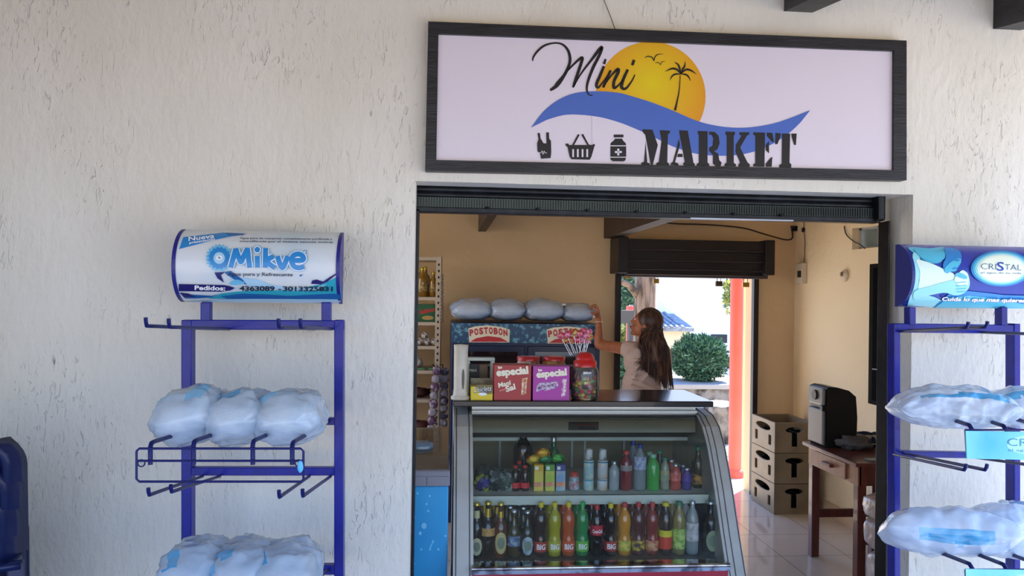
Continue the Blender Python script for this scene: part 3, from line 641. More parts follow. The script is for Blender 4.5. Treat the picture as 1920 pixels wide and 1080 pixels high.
# ================================================================== stacked plastic chairs at the left edge
NAVY = mat('navy_plastic', '121D48', .32, coat=.15, spec=.35)
def shell_grid(mb, fn, nu, nv, m, th=.006, hole=None):
    vs = [fn(i/nu, j/nv) for j in range(nv+1) for i in range(nu+1)]
    fs = [(j*(nu+1)+i, j*(nu+1)+i+1, (j+1)*(nu+1)+i+1, (j+1)*(nu+1)+i) for j in range(nv) for i in range(nu) if not (hole and hole((i+.5)/nu, (j+.5)/nv))]
    mb.add(vs, fs, m, True)
def make_chair():
    t = thing('plastic_chair', '', 'chair'); 
    del t['category']
    mb = MB()
    def back(u, v):       # local: sitter faces -Y, back at +Y
        a = (u-.5)*2; z = .42+v*.40; wd = .24*(1-.04*v) * (1 if v < .7 else math.sqrt(max(0, 1-((v-.7)/.3)**2*.72)))
        return (a*wd, .20+.07*v - .13*a*a, z - (.05*a*a if v > .9 else 0))
    shell_grid(mb, back, 24, 20, NAVY, hole=lambda u, v: .14 < u < .86 and .3 < v < .84)
    o = mb.build('backrest', t, local=True); s_ = o.modifiers.new('s', 'SOLIDIFY'); s_.thickness = .018; s_.offset = 0
    mb = MB(); shell_grid(mb, lambda u, v: ((u-.5)*.46, -.24+v*.45, .42 - .012*math.sin(PI*u)*math.sin(PI*v)), 12, 12, NAVY)
    o = mb.build('seat', t, local=True); s_ = o.modifiers.new('s', 'SOLIDIFY'); s_.thickness = .02; s_.offset = -1
    mb = MB(); shell_grid(mb, lambda u, v: ((u-.5)*.30, .245+.055*v-.10*((u-.5)*1.2)**2, .53+v*.20), 8, 8, mat('chair_mesh', '5A6B6E', .25, alpha=.75))
    o = mb.build('back_panel', t, local=True); s_ = o.modifiers.new('s', 'SOLIDIFY'); s_.thickness = .004
    for sx in (-1, 1):
        for y, dy in ((-.2, -.04), (.18, .06)):
            MB().bar((sx*.215, y, .42), (sx*.225, y+dy*.6, 0), .045, .03, NAVY).build('leg', t, local=True, bevel=.006)
    return t
ch = make_chair(); base = at(-6, 1200, -.42)
for k in range(5):
    c = ch if k == 0 else dup(ch)
    c.location = (at(47, 950, -.50).x-.30-.005*(4-k), -.42, .02*min(k,1)+.083*k); c.rotation_euler = (0, 0, PI+rg(25))
    c['category'] = 'chair'; c['group'] = 'stacked plastic chairs'
    c['label'] = ['navy plastic chair at the foot of the stack, standing on the porch floor', 'navy plastic chair second from the floor in the stack', 'navy plastic chair in the middle of the stack, two above and two below',
                  'navy plastic chair just below the topmost one of the stack', 'topmost navy plastic chair of the stack at the left edge'][k]
CHZ = at(20, 823, -.2).z

# ================================================================== display fridge
# front profile seen on the right side panel: (x, y in the photo, distance)
prof = []
XO = at(1400, 1080, .36).x
for x, y in ((1322, 765), (1338, 778), (1350, 800), (1357, 825), (1361, 842), (1368, 880), (1375, 920), (1387, 1000), (1400, 1080)):
    p = atx(x, y, XO); prof.append((p.y, p.z))
XI = at(888, 1000, .42).x; XLo = at(850, 1000, .42).x
FRB = 1.22                      # rear plane of the fridge
SIL = mat('case_aluminium', 'B9BBB4', .35, .3, noi=(6, 'A8AAA2', .4, .7)); SIL2 = mat('case_trim', 'C9C8BC', .3, .2); GASK = mat('gasket', '3A3936', .5)
CREAM = mat('case_cream', 'E6E6CC', .4); SHELFW = mat('shelf_white', 'C3CFC4', .4); OLIVE = mat('case_back', '8E8260', .35, noi=(3, '7A6E4E', .3, .7)); REDP = mat('case_red', 'A32638', .3, noi=(5, '8F1E30', .4, .7)); CHR = mat('chrome', 'D6D6D8', .12, 1, noi=(18, '807C80', .45, .6))
SLABZ1 = at(1100, 752, .78).z; SLABZ0 = at(1100, 763, .78).z
fg = thing('display_fridge', 'curved glass display fridge full of drinks with a red lower front', 'fridge', ((XO+XLo)/2, .7, 0))
lowp = [(prof[-1][0]-.03, prof[-1][1]-.12), (prof[-1][0]-.03, .12), (prof[-1][0]+.05, .02)]
side = prof + lowp
def side_panel(x0, x1):
    m_ = MB(); pts = [(x0, y, z) for y, z in side] + [(x0, FRB, .02), (x0, FRB, prof[0][1])]
    m_.prism(pts, (x1-x0, 0, 0), SIL); return m_
tw = XI-XLo; XIr = XO-tw
m_ = side_panel(XLo, XI)
for i in range(len(prof)-1):
    for dx in (.012, tw-.016):
        (ya, z1_), (yb_, z2_) = prof[i], prof[i+1]; m_.bar((XLo+dx, ya-.001, z1_), (XLo+dx, yb_-.001, z2_), .004, .004, GASK)
m_.build('side_panel', fg)
m_ = side_panel(XIr, XO)
for i in range(len(prof)-1):
    for dx in (.014, tw*.45, tw-.006):
        (ya, z1_), (yb_, z2_) = prof[i], prof[i+1]; m_.bar((XIr+dx, ya-.001, z1_), (XIr+dx, yb_-.001, z2_), .003, .004, GASK)
m_.build('side_panel', fg)
YU = .80
ztop = at(1100, 768, YU).z; zh0 = at(1100, 809, YU+.05).z; zh1 = at(1100, 785, YU+.05).z
m_ = MB(); m_.box(XI, XIr, YU+.02, YU+.05, zh1+.002, SLABZ0, SIL2); m_.tube([(XI, YU+.0, at(1100, 772, YU).z), (XIr, YU+.0, at(1100, 772, YU).z)], .008, SIL2, 10); m_.tube([(XI, YU+.01, at(1100, 780, YU).z), (XIr, YU+.01, at(1100, 780, YU).z)], .005, GASK, 8); m_.build('top_rail', fg)
m_ = MB(); m_.box(XI, XIr, YU+.012, YU+.10, zh0, zh1, CREAM)
hp = m_.build('light_housing', fg, bevel=.004)
m_ = MB(); g = flat(YU+.045); a = at(1066, 791, YU+.01); b = at(1122, 806, YU+.01); m_.box(a.x, b.x, YU+.006, YU+.012, b.z, a.z, mat('badge_grey', '74746C', .3, .5))
g = flat(YU+.005); text(m_, 'REFRIGERACION', 1083, 798, 1118, 798.5, 4, g, mat('badge_red', 'B23A42', .4), 1, .02); text(m_, 'INDUCOL', 1085, 805, 1118, 805.5, 4.5, g, BLACK, 1, .02)
m_.build('badge', hp)
# interior: back wall, floor, shelf, lamp
ZD = at(1100, 1055, .46).z; YS0 = .60; ZS1 = at(1100, 929, YS0).z; ZS0 = at(1100, 946, YS0).z
m_ = MB(); m_.box(XI, XIr, FRB-.03, FRB, .1, SLABZ0, OLIVE)
for x in (XI+.16, XI+.55, XI+.62, XIr-.28): m_.box(x, x+.012, FRB-.04, FRB-.03, ZD, SLABZ0-.05, SIL)
m_.build('rear_doors', fg)
m_ = MB(); yd0 = prof[-1][0]+.03; m_.box(XI, XIr, yd0, FRB-.03, ZD-.05, ZD, mat('deck_steel', '6C7068', .3, .6)); m_.build('deck', fg)
sh = MB(); sh.box(XI+.002, XIr-.002, YS0+.004, FRB-.05, ZS1-.012, ZS1, SHELFW); s1 = sh.build('shelf', fg)
MB().box(XI+.002, XIr-.004, YS0, YS0+.02, ZS0, ZS1, SHELFW).build('price_rail', s1, bevel=.002)
zl = at(1100, 820, YU+.15).z; m_ = MB(); m_.box(XI, at(1297, 826, YU+.15).x, YU+.14, YU+.18, zl-.016, zl+.006, SHELFW); m_.build('upper_shelf', fg, bevel=.002)
m_ = MB(); m_.box(XI, XIr, YU+.10, YU+.12, zl+.01, zh0+.005, BLACK)
m_.build('evaporator', fg)
gx_ = MB(); gl = [(y-.0, z) for y, z in prof[1:]]
gx_.add([(XI+.001, y+.012, z) for y, z in gl]+[(XIr-.001, y+.012, z) for y, z in gl], [(i, i+1, i+1+len(gl), i+len(gl)) for i in range(len(gl)-1)], glassmat('case_glass', (.93, .97, .95), .04, 1.0, .02, 'C4D0CC'), True)
gx_.build('front_glass', fg)
# frost at the foot of the glass
yf = prof[-1][0]; zt_ = at(1100, 1063, yf).z; zb_ = at(1100, 1072, yf).z
m_ = MB(); m_.box(XI-.01, XIr+.01, yf-.005, yf+.06, zb_-.004, zt_+.006, CHR); m_.tube([(XI-.01, yf-.004, zt_), (XIr+.01, yf-.004, zt_)], .009, CHR, 10); m_.build('chrome_trim', fg)
m_ = MB(); m_.box(XI-.005, XIr+.005, yf-.0, yf+.05, .12, zb_-.004, REDP); m_.box(XI, XIr, yf+.04, FRB-.03, .1, .16, GASK); m_.build('red_front_panel', fg, bevel=.004)
ct = MB(); a = at(851, 756, .78); b = at(1338, 758, .78); WD = mat('counter_black', '151314', .18, coat=.25, spec=.4)
ct.box(a.x-.004, b.x, .78, 1.24, SLABZ0, SLABZ1, WD)
c_ = solo(ct, 'counter_top', 'dark glossy counter top lying on the display fridge, boxes of sweets on it', 'worktop', bevel=.004)

# ================================================================== bottles and cans
def arc(c, r): return lambda x, y, l: Vector(c) + Vector(((r+.0004*l)*math.sin(x/r), -(r+.0004*l)*math.cos(x/r), -y))
PET = [(.0, 0), (.40, 0), (.47, .015), (.5, .06), (.5, .29), (.47, .34), (.425, .41), (.45, .49), (.5, .60), (.495, .68), (.43, .76), (.29, .83), (.19, .87), (.17, .93)]
BEER = [(.0, 0), (.46, 0), (.5, .02), (.5, .52), (.46, .58), (.30, .66), (.21, .74), (.18, .86), (.17, .95)]
WINE = [(.0, 0), (.46, 0), (.5, .02), (.5, .60), (.45, .68), (.22, .76), (.18, .85), (.18, .95)]
STRT = [(.0, 0), (.42, 0), (.48, .02), (.5, .06), (.5, .62), (.47, .70), (.36, .80), (.2, .87), (.18, .93)]
CAN = [(.0, 0), (.40, 0), (.5, .04), (.5, .92), (.44, .99), (.42, 1.0), (.40, .985), (0, .98)]
def liq(name, c, alpha=1): return mat('drink_'+name, c, .08, coat=.8, alpha=alpha)
def plas(name, c, r=.4): return mat('cap_'+name, c, r)
def bottle(name, cat, prof_, d, h, body, cap=None, cap_r=.2, label=None, lz=(.1, .29), word=None, wm=None, collar=None, oval=None, cap_h=.09, band=None):
    t = thing(name, '', cat); del t['category']
    MB().lathe([(r*d, z*h) for r, z in prof_], body, n=20).build('body', t, local=True)
    if cap: MB().lathe([(cap_r*d, h*(1-cap_h)), (cap_r*d, h*.993), (cap_r*d*.9, h)], cap, n=16).build('cap', t, local=True)
    if label:
        m_ = MB(); r = .508*d; m_.lathe([(r, lz[0]*h), (r, lz[1]*h)], label, n=24)
        m_.f = [f for f, k in zip(m_.f, m_.sm) if k]; m_.m = m_.m[:len(m_.f)]; m_.sm = [True]*len(m_.f)
        if band: m_.lathe([(r*1.005, (lz[0]*.35+lz[1]*.65)*h), (r*1.005, lz[1]*h)], band, n=24); 
        if word:
            hh = (lz[1]-lz[0])*h; zc = (lz[0]+.25*(lz[1]-lz[0]))*h; ww = min(d*(.7 if len(word) < 5 else .85), hh*.42*len(word)); text(m_, word, -ww/2, -zc, ww/2, -zc, hh*(.5 if len(word) < 5 else .34), arc((0, 0, 0), r), wm or WHITE, 2, .03)
        m_.build('label', t, local=True)
    if oval:
        m_ = MB(); ow, oz, oh, om = oval; poly(m_, disc(0, -oz*h, ow*d, oh*h), arc((0, 0, 0), .508*d), om, 1, -.004); poly(m_, disc(0, -oz*h, ow*d*.6, oh*h*.55), arc((0, 0, 0), .508*d), mat('label_motif', '7C8C78', .5), 2, -.004); m_.build('label', t, local=True)
    if collar: 
        z0_, z1_, cm = collar; m_ = MB(); rr0 = lambda z: max([r for r, q in prof_ if q >= z-.001][:1] or [.2]); m_.lathe([(.245*d, z0_*h), (.205*d, z1_*h)], cm, n=16); m_.build('neck_foil', t, local=True)
    return t
def stand(t, px, Y, z, lab, cat='bottle', group=None, dx=0):
    p = at(px, 550+(1.6-z)*F/(Y+2.95), Y); t.location = (p.x+dx, Y, z+.0005); t['label'] = lab; t['category'] = cat
    if group: t['group'] = group
    return t
YEL = plas('yellow', 'D9C51E'); RED = plas('red', 'C2272C'); GRN = plas('green', '2FAE4E'); DGR = plas('dark_green', '1E7A5C'); GOLD = mat('gold_foil', 'D2B84A', .3, .7); TIN = mat('tin_cap', 'B9BDC2', .3, .8)
COLA = liq('cola', '1E100E'); DARKG = liq('dark_glass', '15120F'); BRN = liq('amber', '5B3314')
Y0 = .56; YB1, YB2 = .628, .696
H = at(1060, 953, Y0).z - at(1060, 1053, Y0).z; DD = .060
def lab(name, c, c2=None): return mat('label_'+name, c, .4, noi=(40, c2, .4, .6) if c2 else None)
GS = 'drinks on the bottom deck of the display fridge'
cols = [
 (893, dict(prof_=BEER, d=.062, h=H*1.0, body=DARKG, cap=GOLD, cap_r=.24, cap_h=.05, collar=(.66, .86, mat('foil_pale', 'D8D3A0', .4)), oval=(.42, .22, .16, lab('cream', 'CFCBA8'))), 'dark brown bottle with a pale oval label'),
 (914, dict(prof_=BEER, d=.066, h=H*1.02, body=DARKG, cap=GOLD, cap_r=.24, cap_h=.05, collar=(.60, .88, GOLD), label=lab('tan', 'B88B4E', 'D0A868'), lz=(.40, .54)), 'dark bottle with gold neck foil and tan band'),
 (938, dict(prof_=BEER, d=.062, h=H*1.0, body=BRN, cap=GOLD, cap_r=.24, cap_h=.05, collar=(.64, .84, GOLD), oval=(.46, .28, .20, lab('ivory', 'C9B87C'))), 'amber bottle with gold collar and ivory label'),
 (963, dict(prof_=BEER, d=.058, h=H*.86, body=liq('olive', '3E3C20'), cap=TIN, cap_r=.24, cap_h=.05, label=lab('bluewhite', '9FB4C4', '48648C'), lz=(.24, .46)), 'olive long-neck bottle with blue and white label'),
 (988, dict(prof_=BEER, d=.058, h=H*.84, body=liq('bottle_green', '1C2A20'), cap=TIN, cap_r=.24, cap_h=.05, oval=(.48, .26, .2, lab('slate', '7E98A8', 'B4C6CC'))), 'dark green long-neck bottle with slate blue label'),
 (1013, dict(prof_=PET, d=DD, h=H, body=COLA, cap=YEL, label=lab('bigred', 'B2382C'), word='BIG'), 'dark cola with yellow cap and red label left of the yellow-green soda'),
 (1039, dict(prof_=PET, d=DD, h=H, body=liq('citrus', 'A8A31C'), cap=YEL, label=lab('biglime', 'B8B83A'), word='BIG'), 'yellow-green soda with yellow cap'),
 (1065, dict(prof_=PET, d=DD, h=H, body=liq('orange', 'B8501C'), cap=YEL, label=lab('bigorange', 'D0542C'), word='BIG'), 'orange soda with yellow cap'),
 (1091, dict(prof_=PET, d=DD, h=H, body=liq('green', '1F8A48'), cap=GRN, label=lab('biggreen', '6CBE46'), word='BIG'), 'bright green soda with green cap'),
 (1118, dict(prof_=STRT, d=.058, h=H*.94, body=COLA, cap=RED, label=lab('cola_red', 'C8303C'), lz=(.42, .62), word='Coca-Cola'), 'cola bottle with red cap and red band round its middle'),
 (1144, dict(prof_=PET, d=DD, h=H*.97, body=COLA, cap=YEL, label=lab('bigred', 'B2382C'), word='BIG'), 'dark cola with yellow cap left of the amber soda'),
 (1170, dict(prof_=PET, d=DD, h=H*.98, body=liq('mango', 'CC8A1C'), cap=RED, label=lab('mixgreen', '9AAE3C', 'E0C85A')), 'amber soda with red cap and green label'),
 (1196, dict(prof_=PET, d=DD, h=H*.98, body=liq('grape', '4A1A26'), cap=RED, label=lab('mixyellow', 'D8BE2C', '3A2A3C')), 'dark grape drink with red cap and yellow label'),
 (1222, dict(prof_=PET, d=DD, h=H*.98, body=liq('berry', '7E2424'), cap=RED, label=lab('mixred', 'C0604C', 'D8A878')), 'red berry drink with red cap and pinkish label'),
 (1247, dict(prof_=STRT, d=.060, h=H*.98, body=COLA, cap=YEL, cap_r=.27, cap_h=.07, label=lab('tea_red', 'CC3A24'), lz=(.12, .48), band=lab('tea_yellow', 'D8D02C')), 'dark tea with wide yellow cap and red and yellow label'),
 (1272, dict(prof_=STRT, d=.060, h=H*.99, body=liq('tea', '8C8048'), cap=DGR, cap_r=.27, cap_h=.07, label=lab('tea_green', '6FA83C', 'C4D878'), lz=(.12, .50)), 'pale tea with wide green cap and green label'),
 (1297, dict(prof_=STRT, d=.060, h=H*1.0, body=liq('clear', '9DA8A8', .8), cap=TIN, cap_r=.24, cap_h=.06, label=lab('silver', 'A9A4A8', 'D8D4D8'), lz=(.26, .60)), 'clear bottle with slanted silver label'),
 (1331, dict(prof_=WINE, d=.078, h=H*.99, body=DARKG, cap=TIN, cap_r=.22, cap_h=.05, oval=(.40, .28, .20, lab('sage', '9CA886'))), 'dark bottle with large sage oval label'),
]
row2 = {1196: RED, 1222: RED}
for i, (px, kw, desc) in enumerate(cols):
    nm = 'soda_bottle' if kw['prof_'] in (PET, STRT) else 'beer_bottle'
    t = bottle(nm, 'bottle', **kw); stand(t, px, Y0, ZD, desc + ', front row', group=None)
    if px == 1331: continue
    for k, Yk in enumerate((YB1, YB2)):
        c = dup(t); p0 = at(px-5*(k+1), 1053, Y0)
        c.location = (t.location.x - .012*(k+1), Yk, ZD+.0005); c['label'] = desc + (', second row' if k == 0 else ', third row')
# upper shelf
Z1_ = ZS1; YA = .70; GU = 'drinks on the middle shelf of the display fridge'
def hpx(y, Y=YA): return at(1100, y, Y).z - Z1_
t = bottle('soda_bottle', 'bottle', STRT, .10, hpx(812, .92), COLA, plas('violet', '3A2E8C'), .17); stand(t, 980, .92, Z1_, 'tall dark cola bottle with violet cap at the back of the middle shelf')
for px, Yk, l in ((966, .70, 'small red-capped cola left of the two before the tall cola'), (984, .70, 'small red-capped cola next to the yellow juice carton'), (973, .79, 'small red-capped cola behind the two front ones')):
    t = bottle('cola_bottle', 'bottle', STRT, .044, hpx(872), COLA, RED, .24, cap_h=.1, label=lab('cola_red', 'C8303C'), lz=(.12, .34)); stand(t, px, Yk, Z1_, l)
def carton(px, m1, m2, l):
    t = thing('juice_carton', l, 'carton', (0, 0, 0)); p = at(px, 928, YA); w_ = .022; z0_ = Z1_; z2 = Z1_+hpx(870); z1_ = z0_+(z2-z0_)*.76
    t.location = (p.x, YA, z0_+.0005)
    m_ = MB(); m_.box(-w_, w_, -.016, .016, 0, z1_-z0_, m1); m_.box(-w_, w_, -.017, -.016, .02, (z1_-z0_)*.45, mat('fruit_print', 'D98A6A', .5, noi=(30, 'E8D9A0', .4, .6))); m_.build('body', t, local=True, bevel=.002)
    m_ = MB(); m_.box(-w_, w_, -.016, .016, z1_-z0_, z2-z0_, m2); m_.box(-w_*.8, -.002, -.017, -.016, z1_-z0_+.006, z2-z0_-.008, WHITE); m_.build('top_band', t, local=True, bevel=.002)
carton(1009, mat('ct_y', 'D6CC4E', .4, noi=(22, 'E3C35A', .4, .6)), mat('ct_yt', 'D9AE2C', .4), 'yellow juice carton on the middle shelf')
carton(1030, mat('ct_g', 'A9C84A', .4, noi=(22, 'D8D060', .4, .6)), mat('ct_gt', '5AA044', .4), 'green juice carton between the yellow and the blue one')
carton(1050, mat('ct_b', '7FA3CC', .4, noi=(22, 'A8C0C8', .4, .6)), mat('ct_bt', '3A4890', .4), 'blue juice carton on the middle shelf')
t = bottle('liquor_bottle', 'bottle', WINE, .062, hpx(819, .86), liq('bottle_green2', '1E5A34'), TIN, .24, cap_h=.1); stand(t, 1037, .86, Z1_, 'green glass bottle with silver cap behind the juice cartons')
for i, (px, y, m1, l) in enumerate(((1000, 862, 'C9B02C', 'yellow foil snack packet lying on the left of the cartons'), (1018, 850, 'D2A42C', 'yellow and red foil snack packet behind the yellow carton'), (1022, 862, '2E8A4C', 'dark green foil snack packet above the green carton'), (1046, 860, '3FA03C', 'bright green foil snack packet above the blue carton'))):
    p = at(px, y, .79); mb = MB(); mb.blob((p.x, .79, p.z), (.035, .012, .022), mat('foil_%d' % i, m1, .25, .3, noi=(35, '1E6A38' if i > 1 else 'C85A2C', .5, .62), bump=(40, .8, .01)), .5, 4, seed=i); solo(mb, 'snack_packet', l, 'packet')
mb = MB(); pz = at(1030, 886, .79).z; mb.box(at(996, 900, .75).x, at(1058, 900, .75).x, .76, .84, Z1_+.0005, at(1030, 872, .79).z, mat('box_green', '2C6A3C', .5)); solo(mb, 'snack_box', 'dark green box behind the juice cartons carrying foil packets', 'box', bevel=.002)
t = bottle('water_bottle', 'bottle', STRT, .050, hpx(884), liq('water', 'A3B4BC', .8), None, label=lab('pinkblue', 'B86A62', 'A9C4D8'), lz=(.1, .5)); m_ = MB(); m_.lathe([(.020, hpx(900)*.0+hpx(884)*.62), (.022, hpx(884)*.7), (.016, hpx(884)*.98), (.006, hpx(884))], plas('coral', 'C8483C'), n=16); m_.build('cap', t, local=True); stand(t, 1076, YA, Z1_, 'short squat bottle with coral red cap next to the blue carton')
def stack(px, m1, m2, l):
    p = at(px, 928, YA)
    hs = [hpx(897), hpx(862)-hpx(897), hpx(842)-hpx(862)]; z = Z1_+.0005
    for k, h_ in enumerate(hs):
        m_ = MB(); d = .05 if k < 2 else .036
        t = thing('drink_can', l[k], 'can', (p.x, YA, z)); m_.lathe([(r*d, q*h_) for r, q in CAN], (m1, m2, mat('can_white', 'DADCDC', .35, noi=(40, '8E9A9C', .5, .62)))[k], n=20); m_.build('body', t, local=True); z += h_
        if k < 2:
            m_ = MB(); m_.lathe([(.505*d, h_*.86), (.505*d, h_*.93)], mat('can_teal', '2F86A8', .3), n=20); m_.build('rim_band', t, local=True)
ca = mat('can_blue_a', '9CC4CC', .3, noi=(26, 'C9D8C8', .4, .6)); cb = mat('can_pale', 'C9CDD0', .3, noi=(26, 'DDBFA8', .45, .65))
stack(1103, ca, ca, ['light blue can at the foot of the left can pile', 'light blue can in the middle of the left can pile', 'small white can on top of the left can pile'])
stack(1129, cb, cb, ['pale grey can at the foot of the right can pile', 'pale grey can in the middle of the right can pile', 'small white can on top of the right can pile'])
for px, pf, d, y, body, cap, cr, kw, l, Yk in (
 (1151, STRT, .05, 865, liq('frost', 'A9B4B8', .85), TIN, .26, {}, 'frosted clear bottle right of the pale can pile', YA),
 (1173, STRT, .056, 845, liq('red_drink', '7C2630'), plas('coral', 'C8483C'), .30, dict(label=lab('grey_band', 'A8A4A0', '8C8480'), lz=(.50, .64)), 'red drink with coral cap and grey band on the middle shelf', YA),
 (1199, STRT, .060, 833, liq('water2', '8C9CA4', .75), plas('blue', '2C3A9C'), .2, dict(label=lab('water_blue', '7F92C4', 'C4D0E0'), lz=(.46, .74)), 'clear water bottle with blue cap and blue lettered label', YA),
 (1186, STRT, .060, 828, liq('water2', '8C9CA4', .75), plas('blue', '2C3A9C'), .2, {}, 'water bottle with dark blue cap behind the red drink', .80),
 (1224, STRT, .062, 852, liq('lime', '2FA848'), plas('mint', '8CC8A8'), .24, {}, 'bright green bottle with mint cap on the middle shelf', YA),
 (1217, STRT, .058, 848, liq('lime2', '277F50'), plas('mint', '8CC8A8'), .24, {}, 'green bottle with mint cap half hidden behind the bright green one', .79),
 (1246, STRT, .044, 858, liq('clear2', '93A08C', .85), DGR, .34, dict(label=lab('leaf', '6E9A8C', 'B4A878'), lz=(.3, .6)), 'slim bottle with teal green cap beside the bright green one', YA),
 (1236, BEER, .060, 845, liq('bottle_green', '1C2A20'), DGR, .24, {}, 'dark green glass bottle at the back between green bottles', .82),
 (1266, STRT, .052, 870, liq('pink', 'B24A44'), TIN, .30, dict(label=lab('pinkred', 'C2564C', 'D87A6C'), lz=(.36, .66)), 'pinkish red bottle with tin cap on the middle shelf', YA),
 (1258, STRT, .052, 862, liq('pink', 'B24A44'), TIN, .30, {}, 'pinkish bottle with tin cap behind the front one', .79),
 (1287, STRT, .046, 878, liq('indigo', '3C3A8C'), TIN, .32, dict(label=lab('violet', '4A3FA0'), lz=(.4, .7)), 'indigo bottle with tin cap on the middle shelf', YA),
 (1280, STRT, .046, 872, liq('indigo', '3C3A8C'), TIN, .32, {}, 'indigo bottle with tin cap behind the front one', .79),
 (1308, WINE, .064, 838, liq('bottle_green', '1C2A20'), DGR, .22, dict(label=lab('dark_orange', '3A3428', 'C08A3C'), lz=(.1, .34)), 'dark wine bottle with small orange label at the far end of the middle shelf', .74)):
    t = bottle('drink_bottle', 'bottle', pf, d, hpx(y, Yk), body, cap, cr, **kw); stand(t, px, Yk, Z1_, l)
for i, (px, y, c1, c2, r, l) in enumerate(((906, 908, '2A2F7C', 'B9C43C', (.045, .03, .04), 'violet and yellow chip bag at the left end of the middle shelf'), (933, 902, '2C3A3A', '7A8C8C', (.05, .03, .055), 'crumpled dark silver snack bag on the middle shelf'), (948, 906, '39504C', 'A8B8B0', (.04, .03, .045), 'grey-green snack bag against the small colas'), (908, 892, '3C4440', '6A7068', (.05, .03, .05), 'dark bag behind the violet chip bag'))):
    Yk = .70 if i != 3 else .80; p = at(px, y, Yk); mb = MB(); mb.blob((p.x, Yk, Z1_+r[2]*.95), r, mat('snack_%d' % i, c1, .2, .3, noi=(28, c2, .48, .6), bump=(30, 1, .02)), .35, 3.5, seed=i+20); solo(mb, 'snack_bag', l, 'snack bag')
m_ = MB()
for k in range(260):
    x = random.uniform(XI, XI+.30); r = random.uniform(.002, .006); m_.blob((x, random.uniform(prof[-1][0]+.07, prof[-1][0]+.12), ZD+.003), (r, r, r), mat('ice', 'C8D4DA', .2), .3, n=(5, 4), seed=k)
tag(m_.build('frost_crystals'), 'loose frost crystals along the glass foot by the beer bottles', 'frost', kind='stuff')

# ================================================================== things on the counter
SZ = SLABZ1+.0005
def bx(px0, px1, pyt, pyb, Y, dep): 
    a = at(px0, pyb, Y); b = at(px1, pyt, Y); return a.x, b.x, Y, Y+dep, SZ, SZ+(b.z-a.z)
YC = .80
IV = mat('ivory_plastic', 'D6D0BE', .4, noi=(10, 'C2BAA6', .4, .7))
p = at(863, 748, YC+.04); hh = at(863, 643, YC+.04).z - at(863, 746, YC+.04).z
t = thing('cup_dispenser', 'tall ivory plastic cup dispenser at the left end of the counter', 'dispenser', (p.x, YC+.04, SZ))
MB().lathe([(.038, .016), (.036, .02), (.033, .05), (.034, hh*.9), (.036, hh-.004), (.0, hh)], IV, n=28).build('tube', t, local=True)
MB().lathe([(.046, 0), (.046, .012), (.038, .018)], IV, n=28).build('base', t, local=True)
m_ = MB(); m_.add([(.012+.006*math.cos(a), -.0362, .10+.05*math.sin(a)) for a in [i*PI/8 for i in range(16)]], [tuple(range(16))], mat('slot_dark', '6B6355', .6)); m_.build('slot', t, local=True)
YELB = mat('gum_yellow', 'E2C81C', .4)
def snack_box(x0, x1, yt, yb, dep, m, name, lab_, cat='box'):
    b = bx(x0, x1, yt, yb, YC, dep); t = thing(name, lab_, cat, ((b[0]+b[1])/2, YC+dep/2, SZ)); mb = MB(); mb.box(*b, m); return t, mb, flat(YC-.0004), b
t, mb, g, b = snack_box(883, 924, 722, 747, .10, YELB, 'gum_box', 'small yellow chewing gum box with open display flap')
poly(mb, [(924,722),(924,738),(908,740),(900,735),(890,724),(895,721)], g, mat('gum_olive', '7D7040', .5), 1)  # darker olive area across the upper right of the box front
text(mb, 'Chiclets', 887, 737, 920, 733, 9, g, BLACK, 2, .03, .2); text(mb, 'Chiclets', 887.6, 736.4, 920.6, 732.4, 9, g, WHITE, 3, .0, .2); poly(mb, disc(905, 739, 8, 3), g, WHITE, 2); mb.build('carton', t)
mb = MB(); mb.box(b[0], b[1], YC+.06, YC+.064, b[5], b[5]+.035, mat('flap_olive', '7C7658', .5, noi=(30, '58523C', .4, .6))); mb.build('display_flap', t)
RB = mat('snack_red', 'A52A26', .35); MG = mat('snack_magenta', 'A82E96', .35); IVW = mat('letter_ivory', 'F0E8CC', .5)
t, mb, g, b = snack_box(926, 996, 682, 747, .12, RB, 'snack_carton', 'red snack box between the yellow gum box and the magenta box')
text(mb, 'la', 934.5, 692, 942, 690, 5, g, IVW, 1, .04); text(mb, 'especial', 931, 705, 991, 700, 13, g, IVW, 1, .055); text(mb, 'Mani', 935, 727, 958, 721, 8.5, g, IVW, 1, .035, .1); text(mb, 'con', 937, 734, 948, 731, 3.5, g, mat('letter_rose', 'E0A090', .5), 1, .02); text(mb, 'Sal', 949, 735, 967, 729, 10, g, IVW, 1, .04, .1)
poly(mb, [(979,710),(989,708),(986,738),(977,741)], g, mat('bar_tan', 'D8A070', .5, noi=(60, 'F0D8B0', .45, .55)), 1); text(mb, 'especial', 984, 738, 986, 711, 5, g, RB, 2, .02); mb.build('carton', t)
t, mb, g, b = snack_box(999, 1068, 684, 747, .12, MG, 'snack_carton', 'magenta snack box next to the candy jar')
text(mb, 'la', 1010, 697, 1017, 695, 5, g, IVW, 1, .04); text(mb, 'especial', 1006, 708, 1063, 703, 12, g, IVW, 1, .055)
poly(mb, [(1007,722),(1012,718),(1030,717),(1046,715),(1047,723),(1040,728),(1022,733),(1018,730),(1005,735)], g, mat('letter_lilac', 'CDBCCB', .5, noi=(80, '8A6C90', .5, .6)), 1); text(mb, 'Mix Arandano', 1009, 730, 1044, 721, 5, g, mat('ink_plum', '6A2C66', .5), 2, .01)
poly(mb, [(1054,711),(1063,709),(1061,742),(1052,744)], g, mat('bar_rose', 'D8B0C8', .5, noi=(60, 'B050A0', .45, .55)), 1); text(mb, 'especial', 1058, 741, 1061, 712, 5, g, IVW, 2, .03); mb.build('carton', t)
